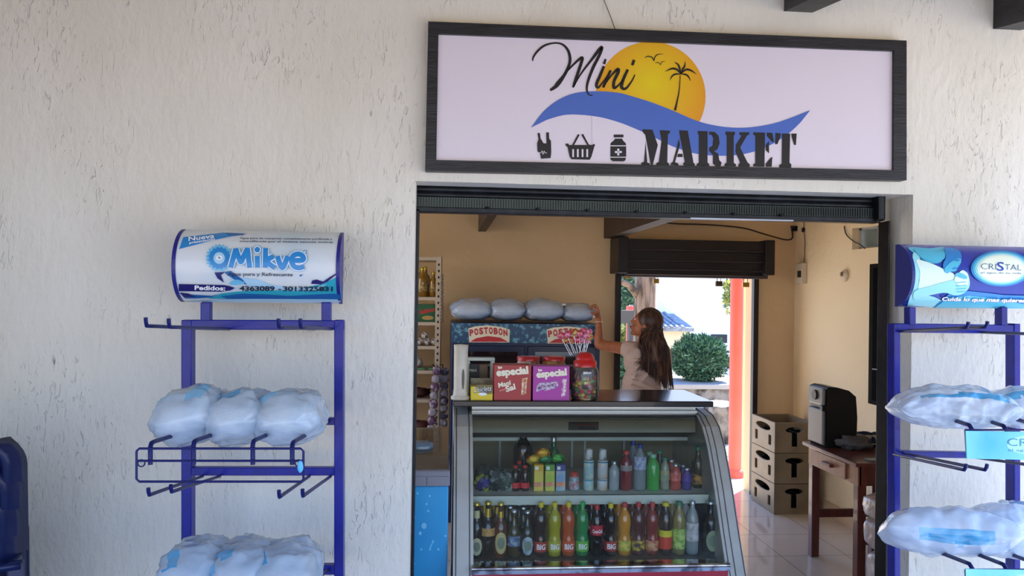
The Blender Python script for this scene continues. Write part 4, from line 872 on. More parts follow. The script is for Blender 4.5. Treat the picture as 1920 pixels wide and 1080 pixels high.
# candy jar with lollipops
JG = glassmat('jar_plastic', (.95, .94, .90), .05, 1.2, .06, 'E8E0D0'); RL = mat('lid_red', 'C2201E', .3, coat=.4)
p = at(1096, 746, YC+.065); R_ = (1122-1070)/2/F*(YC+2.95+.065); hz = at(1096, 684, YC+.065).z-at(1096, 746, YC+.065).z
t = thing('candy_jar', 'clear plastic candy jar with red lid holding lollipops, right of the magenta box', 'jar', (p.x, YC+.065, SZ))
MB().lathe([(R_*.9, .001), (R_, .008), (R_, hz*.82), (R_*.86, hz*.97), (R_*.80, hz)], JG, n=32).build('jar_body', t, local=True)
zl_ = hz
m_ = MB(); m_.lathe([(R_*.84, hz-.006), (R_*.84, hz+.022), (R_*.70, hz+.026), (R_*.70, hz+.034), (R_*.66, hz+.042), (R_*.5, hz+.058), (R_*.25, hz+.067), (0, hz+.069)], RL, n=32); m_.build('lid', t, local=True)
poly_m = MB(); text(poly_m, 'Bliss', -.020, -hz*.78, .020, -hz*.80, .011, arc((0, 0, 0), R_*1.005), WHITE, 1, .02, .1); poly_m.build('printed_name', t, local=True)
jarloc = Vector((p.x, YC+.065, SZ)); CC = [mat('candy_%d' % i, c, .25, coat=.5) for i, c in enumerate(('D2C42A', 'C42C4C', '3E9A52', 'D8743A', 'B01E2C', 'C8C060'))]
random.seed(5)
for k in range(46):
    a = random.uniform(0, 2*PI); rr_ = R_*.74*math.sqrt(random.random()); z = .014+.085*random.random()**1.2; c = jarloc+Vector((rr_*math.cos(a), rr_*math.sin(a), z)); mb = MB()
    mb.blob(c, (.0125, .009, .009), CC[k % 6], .2, 3, n=(10, 6), seed=k, rot=Matrix.Rotation(random.uniform(0, PI), 3, 'Z'))
    solo(mb, 'wrapped_candy', 'small wrapped candy in the clear jar with red lid', 'candy', 'wrapped candies in the jar')
RW = [mat('lolly_%d' % i, c, .3, coat=.5, noi=(90, c2, .45, .55)) for i, (c, c2) in enumerate((('B82436', 'D8788C'), ('C23A5E', 'E090A8'), ('A81E2A', 'C8B050')))]
for k, (bx_, by_, tx, ty) in enumerate(((1070, 661, 1052, 632), (1076, 656, 1064, 630), (1083, 656, 1076, 626), (1087, 650, 1087, 628), (1092, 656, 1098, 632), (1098, 655, 1106, 634), (1090, 655, 1081, 640), (1094, 656, 1104, 626), (1080, 657, 1070, 640), (1097, 658, 1094, 624), (1086, 656, 1092, 640), (1073, 660, 1060, 641), (1099, 657, 1101, 641))):
    Yl = YC+.045+.004*k; a = at(bx_, by_+6, Yl); b = at(tx, ty, Yl-.005); t = thing('lollipop', '', 'lollipop', tuple(a)); t['group'] = 'lollipops stuck in the red lid'; t['label'] = 'red wrapped lollipop stuck in the domed red jar lid'
    MB().tube([a, b], .0016, WHITE, 6).build('stick', t)
    mb = MB(); mb.blob(b+Vector((0, 0, .008)), (.019, .013, .017), RW[k % 3], .45, 4, n=(14, 9), seed=k); mb.build('head', t)
# two red-lidded jars behind and a white display stand with dark packets
for px, l, c in ((990, 'flat jar with red lid behind the red box', 'CBB9A8'), (1038, 'flat jar with red lid behind the magenta box', 'B99A50')):
    Yj = 1.12; p = at(px, 700, Yj); R2 = (1014-966)/2/F*(Yj+2.95)*.96; zt2 = at(px, 668, Yj).z-SZ
    t = thing('sweet_jar', l, 'jar', (p.x, Yj, SZ)); MB().lathe([(R2*.9, 0), (R2*.96, .01), (R2*.96, zt2-.04), (R2*.84, zt2-.022)], mat('jar_fill_'+c, c, .3, noi=(40, '8C5C3C', .4, .6)), n=28).build('jar_body', t, local=True)
    MB().lathe([(R2*.92, zt2-.022), (R2*.92, zt2-.002), (R2*.88, zt2)], RL, n=28).build('lid', t, local=True)
p = at(893, 700, 1.0); t = thing('display_stand', 'white plastic stand holding dark packets behind the chewing gum box', 'stand', (at(895, 740, 1.0).x, 1.02, SZ))
a = at(876, 671, 1.0); b = at(928, 677, 1.0); m_ = MB(); m_.box(a.x, b.x, 1.0, 1.07, b.z, a.z, SHELFW); m_.box(b.x-.02, b.x, 1.0, 1.07, SZ, b.z, SHELFW); m_.box(a.x, a.x+.015, 1.0, 1.07, SZ, b.z, SHELFW); m_.build('stand_frame', t, bevel=.003)
a = at(880, 683, .99); b = at(898, 712, .99); mb = MB(); mb.box(a.x, b.x, .985, 1.03, SZ, a.z, BLACK); text(mb, 'MAX', 881, 697, 894, 697, 5, flat(.984), SHELFW, 1); solo(mb, 'packet', 'black packet with pale letters in the white stand', 'packet')
a = at(899, 684, 1.0); b = at(914, 712, 1.0); mb = MB(); mb.box(a.x, b.x, 1.0, 1.04, SZ, a.z, mat('pkt_brown', '7A5A40', .5, noi=(20, '5C5A40', .4, .6))); solo(mb, 'packet', 'brown and olive packet in the white stand', 'packet')

# ================================================================== blue chest freezer by the left jamb
a = at(768, 912, .45); b = at(841, 912, .45); FZ = mat('freezer_blue', '2F9CD0', .3, noi=(2, '2C8CC4', .3, .7)); 
fz = thing('chest_freezer', 'bright blue chest freezer with glass top between wall and display fridge', 'freezer', ((a.x+b.x)/2-.3, .75, 0))
m_ = MB(); m_.box(a.x-.62, b.x, .45, 1.05, .03, a.z, FZ)
for x, y, r in ((776, 970, 3), (800, 945, 2), (795, 986, 5), (788, 1000, 3), (806, 930, 2), (812, 1015, 2), (790, 1030, 2), (822, 1030, 2), (783, 925, 2), (835, 1005, 2), (775, 1057, 3), (803, 958, 2)):
    poly(m_, disc(x, y, r, r*1.2, 10), flat(.45), mat('drop_pale', '7CC4E6', .2), 1)
stroke(m_, [(806, 1032, 3), (808, 1024, 2), (812, 1016, 2)], flat(.45), mat('drop_pale', '7CC4E6', .2), 1); m_.build('cabinet', fz, bevel=.006)
c = at(841, 882, .45); m_ = MB(); GREYP = mat('grey_trim', '7F7F88', .35); m_.box(a.x-.62, b.x+.006, .44, 1.05, a.z+.001, c.z, GREYP); m_.build('rim', fz, bevel=.006)
m_ = MB(); e_ = at(800, 903, .44); m_.box(a.x-.6, e_.x-.002, .434, .44, a.z+.006, a.z+.045, SHELFW if 0 else GREYP); m_.box(e_.x+.002, b.x, .434, .44, a.z+.006, a.z+.045, GREYP); m_.build('vent_strip', fz)
d_ = at(841, 832, .75); m_ = MB(); y0_, y1_ = .47, 1.03; m_.prism([(b.x, y0_, c.z), (b.x, y1_, c.z), (b.x, y1_, d_.z+.03), (b.x, y0_+.12, d_.z-.02)], (-.85, 0, 0), mat('lid_smoke', '4C463C', .12, coat=.6, noi=(5, '5E5648', .4, .7))); m_.build('sliding_lid', fz, bevel=.006)
m_ = MB(); q = at(795, 838, .72); m_.blob(q+Vector((-.03, 0, 0)), (.075, .05, .028), mat('clear_blue_lid', '5C7484', .2, coat=.5), .08, 2, pw=.6); solo(m_, 'plastic_tray', 'shallow blue-grey plastic tray lying on top of the blue freezer', 'tray')

# ================================================================== shelf unit with bottles far left
YS = 2.55; MET = mat('shelf_metal', 'B9A894', .5, .2); zr = lambda y: at(800, y, YS).z
su = thing('shelf_unit', 'pale slotted-steel shelf unit full of goods by the left side of the shop', 'shelf', (at(790, 800, YS).x-.2, YS+.2, 0))
xr = at(824, 600, YS).x; xl = xr-.85
for k, y in enumerate((485, 560, 607, 652, 698, 752, 815)):
    z = at(800, y, YS).z; MB().box(xl, xr-.0, YS, YS+.38, z-.012, z+.012, MET).build('shelf_board', su, bevel=.002)
HOL = mat('slot_hole', '2A2420', .8)
for x, y in ((xr-.03, YS-.004), (xl, YS-.004), (xr-.03, YS+.36), (xl, YS+.36)):
    m_ = MB(); m_.box(x, x+.042, y, y+.004, 0, at(800, 481, YS).z, MET); m_.box(x+.038, x+.042, y, y+.03, 0, at(800, 481, YS).z, MET)
    if y < YS and x > xl:
        z = .4
        while z < 1.8: m_.add([(x+.02+.007*math.cos(i*PI/4), y-.0008, z+.010*math.sin(i*PI/4)) for i in range(8)], [tuple(range(8))], HOL); z += .045
    m_.build('upright', su)
def zsh(y): return at(800, y, YS).z+.0125
AMB = liq('whisky', '8A6420'); 
for px, h, d, Yk in ((779, .17, .06, YS+.10), (791, .21, .075, YS+.09), (797, .22, .07, YS+.19), (812, .18, .06, YS+.10), (786, .2, .07, YS+.2)):
    t = bottle('liquor_bottle', 'bottle', WINE, d, h*1.0, AMB, GOLD, .2, label=lab('gold_lab', 'B89C5C', '7A5A2C'), lz=(.2, .45)); stand(t, px, Yk, zsh(560)-.0004, {779: 'amber liquor bottle at the wall end of the top shelf', 791: 'amber liquor bottle, tall one at the front of the top shelf', 797: 'amber liquor bottle behind the front tall one', 812: 'amber liquor bottle nearest the upright on the top shelf', 786: 'amber liquor bottle at the back left of the top shelf'}[px])
a = at(781, 605, YS+.05); b = at(817, 571, YS+.05); mb = MB(); mb.box(a.x, b.x, YS+.05, YS+.2, zsh(607), b.z, mat('cracker_green', '1F5A34', .5)); g = flat(YS+.05); text(mb, 'Saltinas', 787, 589, 815, 583, 7, g, mat('print_red2', 'B8302C', .5), 1, .05, .2); poly(mb, disc(802, 596, 11, 4), g, mat('print_tan', 'B89450', .5), 1); solo(mb, 'cracker_box', 'dark green cracker box on the second shelf', 'box', bevel=.002)
for px, py, l in ((788, 645, 'left ball-shaped roll on the third shelf'), (802, 645, 'middle ball-shaped roll of the bottom three on the third shelf'), (815, 645, 'right ball-shaped roll beside the upright on the third shelf'), (797, 632, 'ball-shaped roll resting on top of the others on the third shelf')):
    p = at(px, py, YS+.06); mb = MB(); mb.blob((p.x, YS+.06, zsh(652)+.027+(.045 if py == 632 else 0)), (.027, .024, .026), mat('roll_white', 'B8AFA6', .5, noi=(50, '4A443E', .5, .6)), .1, seed=px); solo(mb, 'paper_roll', l, 'roll')
a = at(776, 616, YS+.06); mb = MB(); mb.box(a.x-.05, a.x+.015, YS+.05, YS+.15, zsh(652), a.z, mat('orange_box', 'A8622C', .5)); solo(mb, 'carton_box', 'narrow orange box beside the ball-shaped rolls', 'box')
p = at(782, 690, YS+.07); mb = MB(); mb.blob((p.x, YS+.07, zsh(698)+.05), (.04, .04, .045), mat('soap_white', 'C4BCB4', .4, noi=(18, 'A83C34', .52, .6)), .3, seed=3); solo(mb, 'soap_pack', 'white and red wrapped pack on the fourth shelf', 'pack')
for px, l in ((790, 'flat green packet on the fourth shelf'), (810, 'flat pale green packet next to the upright')):
    p = at(px, 695, YS+.06); mb = MB(); mb.box(p.x-.025, p.x+.025, YS+.04, YS+.10, zsh(698), zsh(698)+.015, mat('pk_green', '4E8A5C', .5)); solo(mb, 'packet', l, 'packet', bevel=.003)
for px, y0, l in ((785, 752, 'dark red bundle on the fifth shelf'), (788, 815, 'dark red bundle on the lowest visible shelf')):
    p = at(px, y0-12, YS+.1); mb = MB(); mb.blob((p.x, YS+.12, zsh(y0)+.035), (.08, .06, .035), mat('dark_goods', '4A2420', .6), .3, seed=y0); solo(mb, 'bundle', l, 'bundle')
# hanging strips of sachets
for k, (px, py0, py1, l) in enumerate(((812, 688, 812, 'hanging strip of purple and silver sachets in front of the shelf upright'), (828, 690, 800, 'hanging strip of dark silver sachets nearest the wall'))):
    Yt = YS-.07+.03*k; n = 8; t = thing('sachet_strip', l, 'sachets', tuple(at(px, py0, Yt)))
    for i in range(n):
        a = at(px+8-k*2-(8 if k == 0 else 2)*i/n*1.6, py0+(py1-py0)*i/n, Yt); b = at(px+8-k*2-(8 if k == 0 else 2)*(i+1)/n*1.6, py0+(py1-py0)*(i+1)/n-1, Yt); w_ = .05
        mb = MB(); c = (a+b)/2; mb.blob(c, (w_*.6, .012, abs(a.z-b.z)*.52), mat('sachet_%d' % (k*2+i % 2), ('6A4A66', '9A94A0', '4C4858', '807C88')[k*2+i % 2], .3, .2, noi=(30, 'B0A8B4', .5, .62), bump=(40, .8, .01)), .3, 3, pw=.7, n=(12, 8), seed=i); mb.build('sachet', t)
for px in (812, 828):
    MB().tube([at(px+2, 690, YS-.06), at(px+2, 684, YS-.02), at(px-2, 684, YS+.01)], .004, BLACK, 6).build('hook', su)
# string of small items on the upright
m_ = MB(); pts = [at(829, y, YS-.03) for y in (515, 545, 575, 605)]; m_.tube(pts, .002, BLACK, 5)
for k in range(14): q = at(829, 517+k*6.5, YS-.03); m_.blob(q, (.010, .008, .011), mat('trinket', '7A6C62', .4), .3, n=(8, 6), seed=k)
solo(m_, 'hanging_string', 'string of small brown beads hanging from the top of the shelf upright', 'string')

# ================================================================== drinks cooler with water packs on top
YK = 2.35; NB = mat('cooler_navy', '14224A', .35); a = at(846, 612, YK); b = at(1127, 612, YK)
ck = thing('drinks_cooler', 'dark blue drinks cooler with splashed header, against the back wall', 'cooler', ((a.x+b.x)/2, YK+.3, 0))
MB().box(a.x, b.x, YK+.02, YK+.62, .02, at(950, 606, YK).z, NB).build('cabinet', ck, bevel=.008)
SPL = mat('splash_print', '1C4468', .35, noi=(34, '5F9CB4', .50, .62)); mb = MB(); zt3 = at(950, 607, YK).z; zb3 = at(950, 643, YK).z
mb.box(a.x, b.x-.02, YK, YK+.02, zb3, zt3, SPL); g = flat(YK)
for dx, wd, ht in ((0, 78, 0), (147, 84, 2)):
    sx = wd/78; o_ = [(878, 616), (890, 612), (915, 610), (940, 613), (956, 618), (955, 642), (920, 642), (880, 642)]
    poly(mb, [(878+(x-878)*sx+dx, y+ht) for x, y in o_], g, IVW, 1)
    poly(mb, [(878+(x-878)*sx+dx, y+ht) for x, y in [(881, 641), (893, 634), (915, 630), (938, 633), (953, 641)]], g, RED, 2)
    w = 'POSTOBON'
    for i, ch_ in enumerate(w):
        x = 880.5+i*9.1; y = 629-5.0*math.sin(PI*(i+.5)/8)+ht+1; x = 878+(x-878)*sx+dx; text(mb, ch_, x, y+.5, x+7.6*sx, y-.0, 11, g, RED, 3, .05)
mb.build('printed_header', ck)
for x0_, x1_ in ((a.x+.02, (a.x+b.x)/2-.01), ((a.x+b.x)/2+.01, b.x-.03)):
    dd = MB().box(x0_, x1_, YK-.0, YK+.02, .25, zb3-.02, mat('door_frame_navy', '10193A', .3)).build('door', ck, bevel=.004)
    MB().box(x0_+.05, x1_-.05, YK-.003, YK, .32, zb3-.06, mat('door_glass', '241A1E', .08, coat=.8, noi=(4, '3A1C20', .45, .6))).build('pane', dd)
    MB().box(x0_+.05, x1_-.05, YK-.004, YK-.003, zb3-.16, zb3-.145, mat('dim_shelf', '5A5458', .4)).build('shelf_edge', dd)
ztop2 = at(950, 606, YK).z
BG3 = bagmat('bag_dim', 'C8D6E8', '9CB6DA', .9)
for k, (x0_, x1_, l) in enumerate(((846, 922, 'pack of water bags at the left end of the cooler top'), (916, 984, 'pack of water bags second from the left on the cooler top'), (980, 1056, 'pack of water bags under the small white tray'), (1050, 1113, 'pack of water bags at the hand of the girl'))):
    a_ = at(x0_, 590, YK+.15); b2 = at(x1_, 590, YK+.15); hgt = (at(900, 562 if k < 3 else 568, YK+.15).z-ztop2)*1.12
    solo(pillow(((a_.x+b2.x)/2, YK+.20, ztop2+hgt*.46), .44, (b2.x-a_.x)*1.03, hgt, BG3, (0, 0, 0), 30+k, (), pinch=.3, amp=.10), 'water_pack', l, 'pack', 'water packs on the cooler')
a_ = at(1022, 569, YK+.1); b2 = at(1061, 573, YK+.1); mb = MB(); mb.box(a_.x, b2.x, YK+.1, YK+.25, b2.z, a_.z, WHITE); mb.box(a_.x+.01, b2.x-.01, YK+.11, YK+.24, a_.z, a_.z+.006, mat('tray_tan', 'A8886C', .5)); solo(mb, 'tray', 'small flat white tray lying on the water packs', 'tray')

# ================================================================== rear roller shutter and padlocks
Yw = YB-.001
t = thing('roller_shutter', 'dark rolled shutter with brackets over the rear doorway', 'shutter', (at(1300, 500, YB).x, Yw-.1, at(1300, 515, YB).z))
DS = mat('shutter_brown_black', '221D20', .45, .2)
def bxp(m_, x0, y0, x1, y1, Ya, Yb_, m):
    a = at(x0, y0, Ya); b = at(x1, y1, Ya); m_.box(a.x, b.x, Ya, Yb_, b.z, a.z, m)
m_ = MB(); bxp(m_, 1160, 443, 1178, 512, Yw-.30, Yw, DS); m_.build('bracket', t, bevel=.006)
m_ = MB(); bxp(m_, 1436, 450, 1453, 516, Yw-.30, Yw, DS); m_.build('bracket', t, bevel=.006)
m_ = MB(); a = at(1178, 448, Yw-.26); b = at(1438, 515, Yw-.26)
hts = [at(1300, y, Yw-.26).z for y in (450, 472, 492, 508, 517)]
for i in range(4):
    m_.box(a.x, b.x, Yw-.26+.012*i, Yw-.02, hts[i+1]+.004, hts[i], DS)
    m_.tube([(a.x, Yw-.262+.012*i, hts[i+1]+.008), (b.x, Yw-.262+.012*i, hts[i+1]+.008)], .006, mat('shutter_edge', '3A3336', .4, .3), 8)
m_.build('rolled_slats', t)
m_ = MB(); a = at(1171, 511, Yw-.2); b = at(1440, 523, Yw-.2); m_.box(a.x, b.x, Yw-.2, Yw-.05, b.z, a.z, mat('shutter_lip', '4A3F42', .5)); m_.build('bottom_bar', t, bevel=.003)
for x0, x1 in ((1153, 1162), (1411, 1420)):
    m_ = MB(); a = at(x0, 700, Yw-.04); b = at(x1, 700, Yw-.04); m_.box(a.x, b.x, Yw-.05, Yw, 0, at(1300, 515, Yw).z, DS); m_.build('guide_rail', t)
BRS = mat('brass', 'B08A3A', .4, .6); STL = mat('shackle_steel', '9A9A9A', .3, .8)
for px, py, wd, ht, m, l in ((1177, 519, 12, 7, BRS, 'brass padlock at the left end of the rear shutter bar'), (1230, 527, 11, 9, BRS, 'brass padlock right of the tree trunk'), (1348, 532, 13, 10, mat('brass_dark', '5A4630', .5, .4), 'dark brown padlock left of the coral pole'), (1398, 534, 13, 9, BRS, 'brass padlock right of the coral pole')):
    Yp = Yw-.12; c = at(px, py, Yp); w_ = wd/F*(Yp+2.95)/2; h_ = ht/F*(Yp+2.95)/2; pl = thing('padlock', l, 'padlock', tuple(c))
    MB().box(c.x-w_, c.x+w_, Yp-.012, Yp+.012, c.z-h_, c.z+h_, m).build('lock_body', pl, bevel=.003)
    MB().tube([(c.x-w_*.55, Yp, c.z+h_), (c.x-w_*.55, Yp, c.z+h_+.028), (c.x, Yp, c.z+h_+.042), (c.x+w_*.55, Yp, c.z+h_+.028), (c.x+w_*.55, Yp, c.z+h_)], .0035, STL, 6).build('shackle', pl)
# cables and fittings
WR = mat('cable_dark', '3A2C26', .6)
m_ = MB(); m_.tube(smoothp([tuple(at(x, y, YB-.012)) for x, y in ((1200, 410), (1260, 419), (1320, 421), (1390, 427), (1430, 438), (1470, 449), (1484, 448), (1486, 440), (1484, 428))], 4), .006, WR, 6)
for k in range(5): q = at(1486+k*2, 426+(k % 2)*5, YB-.03); m_.blob(q, (.018, .012, .012), BLACK, .4, 5, n=(8, 6), seed=k)
solo(m_, 'wall_cable', 'brown cable sagging along the top of the back wall to the corner', 'cable')
m_ = MB(); m_.tube(smoothp([tuple(atx(x, y, XR-.008)) for x, y in ((1507, 405), (1507, 430), (1509, 460), (1507, 498), (1506, 528))], 4), .004, mat('cable_grey', '8E8478', .6), 6); m_.blob(atx(1506, 431, XR-.012), (.012, .02, .02), BLACK, .2, n=(8, 6))
solo(m_, 'wall_cable', 'thin grey cable dropping in the corner to the switch box', 'cable')
m_ = MB(); m_.tube(smoothp([tuple(atx(x, y, XR-.008)) for x, y in ((1583, 424), (1587, 440), (1600, 452), (1612, 458), (1622, 466))], 4), .004, WR, 6); solo(m_, 'wall_cable', 'short dark cable by the small high window', 'cable')
def on_right(m_, x0, y0, x1, y1, th, m): 
    a = atx(x0, y0, XR-th); b = atx(x1, y1, XR-th); m_.box(XR-th, XR-.001, b.y, a.y, b.z, a.z, m)
t = thing('switch_box', 'small pale switch box on the right wall near the corner', 'switch box', tuple(atx(1498, 532, XR)))
m_ = MB(); on_right(m_, 1491, 494, 1504, 532, .04, mat('box_cream', 'CFC4B0', .4)); m_.build('casing', t, bevel=.004)
m_ = MB(); on_right(m_, 1495, 508, 1500, 520, .048, BLACK); m_.build('rocker', t)
t = thing('wall_socket', 'round cream fitting on the right wall', 'socket', tuple(atx(1586, 517, XR)))
c = atx(1586, 517, XR); m_ = MB(); m_.blob(c+Vector((-.01, 0, 0)), (.022, .045, .045), mat('box_cream2', 'D8C6AE', .5), .05, n=(16, 10)); m_.build('plate', t)
m_ = MB(); m_.blob(c+Vector((-.03, 0, .01)), (.012, .018, .018), mat('fit_brown', '8A7660', .5), .1, n=(10, 8)); m_.build('knob', t)
t = thing('wall_cabinet', 'tall black cabinet on the right wall with a wire loop hanging from it', 'cabinet', tuple(atx(1650, 760, XR)))
a = atx(1630, 495, XR-.06); b = atx(1626, 756, XR-.06); y1_ = a.y; CBK = mat('cabinet_black', '06070C', .9, spec=.05)
MB().box(XR-.06, XR-.001, y1_-.75, y1_, b.z, a.z, mat('cabinet_frame', '17130F', .8, spec=.1)).build('frame', t, bevel=.005)
MB().box(XR-.075, XR-.06, y1_-.72, y1_-.07, b.z+.03, a.z-.03, CBK).build('door', t, bevel=.003)
m_ = MB(); m_.tube(smoothp([tuple(atx(x, y, XR-.085)) for x, y in ((1636, 692), (1648, 694), (1656, 704), (1656, 720), (1650, 737), (1646, 730), (1650, 716), (1654, 706))], 4), .004, mat('wire_pale', '9C9AA0', .4), 6); m_.build('wire_loop', t)

# ================================================================== crates
CR = mat('crate_brown', '8E7B60', .5, noi=(8, '7C6B54', .35, .7))
def boolean_cut(mb, cutters, name, parent, bevel=0):
    o = mb.build(name, parent); k = []
    for i, c in enumerate(cutters):
        q = c.build('c%d' % i, parent); k.append(q); m = o.modifiers.new('b', 'BOOLEAN'); m.object = q; m.operation = 'DIFFERENCE'; m.solver = 'EXACT'
    me = bpy.data.meshes.new_from_object(o.evaluated_get(bpy.context.evaluated_depsgraph_get())); o.modifiers.clear(); o.data = me
    for q in k: bpy.data.objects.remove(q)
    if bevel: b = o.modifiers.new('bevel', 'BEVEL'); b.width = bevel; b.segments = 1; b.limit_method = 'ANGLE'
    return o
c0 = atz(1451, 965, 0); c1 = atz(1404, 936, 0); zt4 = at(1451, 792, c0.y).z; ch_ = zt4/3; cx0, cy0 = c0.x, c0.y; cw = at(1527, 900, cy0).x-cx0; cdp = min(c1.y-c0.y, YB-.02-c0.y)
def crate(z, lab_):
    t = thing('bottle_crate', lab_, 'crate', (cx0+cw/2, cy0+cdp/2, z)); x0, x1, y0, y1 = cx0, cx0+cw, cy0, cy0+cdp; z1 = z+ch_-.003; T = .016
    cut = [MB().box(x0+T, x1-T, y0+T, y1-T, z+.015, z1+.1, CR)]
    ym = (y0+y1)/2; hl = cdp/2
    ov = [(x0-.02, ym+hl*.62*math.cos(a), z+ch_*.74+ch_*.12*math.sin(a)) for a in [i*PI/8 for i in range(16)]]
    cut.append(MB().prism(ov[::-1], (.06, 0, 0), CR))
    for sy in (-1, 1): cut.append(MB().box(x0-.02, x0+.04, ym+sy*hl*.58-.022, ym+sy*hl*.58+.022, z+ch_*.2, z+ch_*.52, CR))
    xm = (x0+x1)/2; hw = cw/2
    ov = [(xm+hw*.46*math.cos(a), y0-.02, z+ch_*.74+ch_*.10*math.sin(a)) for a in [i*PI/8 for i in range(16)]]
    cut.append(MB().prism(ov, (0, .06, 0), CR)); cut.append(MB().box(xm-.022, xm+.022, y0-.02, y0+.04, z+ch_*.2, z+ch_*.72, CR))
    boolean_cut(MB().box(x0, x1, y0, y1, z, z1, CR), cut, 'crate_shell', t, .003)
    m_ = MB()
    for i in range(1, 4): m_.box(x0+T, x1-T, y0+cdp*i/4-.003, y0+cdp*i/4+.003, z+.015, z+ch_*.6, BLACK)
    for i in range(1, 3): m_.box(x0+cw*i/3-.003, x0+cw*i/3+.003, y0+T, y1-T, z+.015, z+ch_*.6, BLACK)
    m_.build('dividers', t)
crate(0, 'brown plastic bottle crate on the floor at the foot of the pile'); crate(ch_, 'brown plastic bottle crate in the middle of the pile of three'); crate(2*ch_, 'brown plastic bottle crate on top of the pile of three')

# ================================================================== side table and what stands on it
TZ = .70; P1 = atz(1510, 827, TZ); P2 = atz(1598, 869, TZ); tx0 = (P1.x+P2.x)/2; ty0, ty1 = P2.y, P1.y
WDR = mat('table_wood', '6A3327', .35, coat=.3, noi=(9, '4E251D', .35, .7), stretch=(4, 1, 1)); WDL = mat('table_wood_edge', '9A6848', .4, noi=(9, '835238', .35, .7), stretch=(1, 4, 1))
tx1 = XR-.03
tb = thing('side_table', 'dark red wooden table with a small drawer, against the right wall', 'table', ((tx0+tx1)/2, (ty0+ty1)/2, 0))
MB().box(tx0, tx1, ty0, ty1, TZ-.022, TZ, WDR).build('tabletop', tb, bevel=.004)
MB().box(tx0+.036, tx1-.03, ty0+.026, ty0+.046, TZ-.13, TZ-.022, WDR).build('apron', tb)
MB().box(tx0+.03, tx1-.03, ty1-.06, ty1-.04, TZ-.13, TZ-.022, WDR).build('apron', tb)
sa = MB().box(tx0+.026, tx0+.046, ty0+.026, ty1-.036, TZ-.13, TZ-.022, WDL).build('apron', tb)
dr = MB().box(tx0+.014, tx0+.026, ty0+.14, ty1-.14, TZ-.12, TZ-.03, WDL).build('drawer', tb, bevel=.003)
MB().box(tx0-.012, tx0+.018, (ty0+ty1)/2-.05, (ty0+ty1)/2+.05, TZ-.085, TZ-.065, WDR).build('handle', dr, bevel=.004)
lx1 = at(1637, 900, ty1).x
for x, y in ((tx0+.03, ty0+.03), (tx0+.03, ty1-.08), (lx1-.05, ty1-.08), (lx1-.05, ty0+.03)):
    MB().box(x, x+.05, y, y+.05, 0, TZ-.022, WDR).build('leg', tb, bevel=.004)
MB().box(tx0+.08, lx1-.05, ty1-.065, ty1-.045, .24, .29, WDR).build('stretcher', tb)
MB().box(lx1-.035, lx1-.015, ty0+.08, ty1-.08, .24, .29, WDR).build('stretcher', tb)
MB().box(tx0+.08, lx1-.05, ty0+.045, ty0+.065, .24, .29, WDR).build('stretcher', tb)
Ys_ = ty0+.42; a = at(1549, 838, Ys_); b = at(1607, 726, Ys_); sp_t = thing('loudspeaker', 'black loudspeaker with grey front and rounded top, on the side table', 'speaker', ((a.x+b.x)/2, Ys_+.1, TZ))
SPK = mat('speaker_black', '0D0D0F', .35); SPG = mat('speaker_grey', '6E6A66', .35, .3)
hs = b.z-TZ; m_ = MB(); x0, x1 = a.x, b.x
pf = [(x0, TZ), (x1-.01, TZ), (x1, TZ+.03), (x1+.004, TZ+hs*.5), (x1-.006, TZ+hs*.84), (x1-.05, TZ+hs*.94), (x1-.12, TZ+hs*.99), (x0+.02, TZ+hs), (x0, TZ+hs*.98)]
m_.prism([(x, Ys_, z) for x, z in pf], (0, .20, 0), SPK); m_.build('cabinet', sp_t, bevel=.014, seg=3)
m_ = MB(); m_.box(x0-.022, x0, Ys_+.005, Ys_+.195, TZ+.012, TZ+hs*.62, SPG); m_.build('grille', sp_t, bevel=.008)
m_ = MB(); m_.box(x0-.022, x0, Ys_+.005, Ys_+.195, TZ+hs*.68, TZ+hs*.98, SPG); pq = m_.build('control_panel', sp_t, bevel=.010)
MB().tube([(x0-.032, Ys_+.1, TZ+hs*.84), (x0-.02, Ys_+.1, TZ+hs*.84)], .03, SPK, 16).build('knob', pq)
MB().box(x0-.03, x0+.01, Ys_-.006, Ys_+.03, TZ+hs*.60, TZ+hs*.70, SPK).build('latch', sp_t, bevel=.004)
p = atz(1608, 846, TZ); mb = MB(); mb.blob((p.x+.02, p.y+.08, TZ+.035), (.11, .08, .04), mat('cloth_grey', '5C5856', .8, bump=(14, 1, .03)), .5, 3, seed=4); solo(mb, 'cloth_bag', 'crumpled grey cloth bag on the side table beside the loudspeaker', 'bag')
p = atz(1640, 842, TZ); mb = MB(); mb.blob((p.x+.02, p.y+.12, TZ+.038), (.09, .07, .04), mat('cloth_navy', '242C48', .8, bump=(14, 1, .03)), .5, 3, seed=9); solo(mb, 'cloth', 'folded dark blue cloth on the side table, nearest the wall', 'cloth')
p = Vector((at(1612, 828, ty1-.2).x, ty1-.19, 0)); mb = MB(); mb.box(p.x, p.x+.14, p.y, p.y+.15, TZ, TZ+.07, mat('paper_box', 'B4A896', .6)); solo(mb, 'small_box', 'small pale cardboard box at the rear of the side table', 'box', bevel=.004)
p = atz(1646, 868, TZ); mb = MB(); mb.box(p.x-.03, p.x+.07, p.y+.03, p.y+.09, TZ, TZ+.008, mat('phone_grey', '6A7078', .2)); solo(mb, 'phone', 'thin grey phone at the near edge of the side table', 'phone', bevel=.002)
SHR = mat('shrink_wrap', 'D4BEB2', .25, noi=(10, 'B89C8E', .4, .7), bump=(16, 1, .02), coat=.6, alpha=.92); Yp = .80; a = at(1622, 1000, Yp)
zz = 0
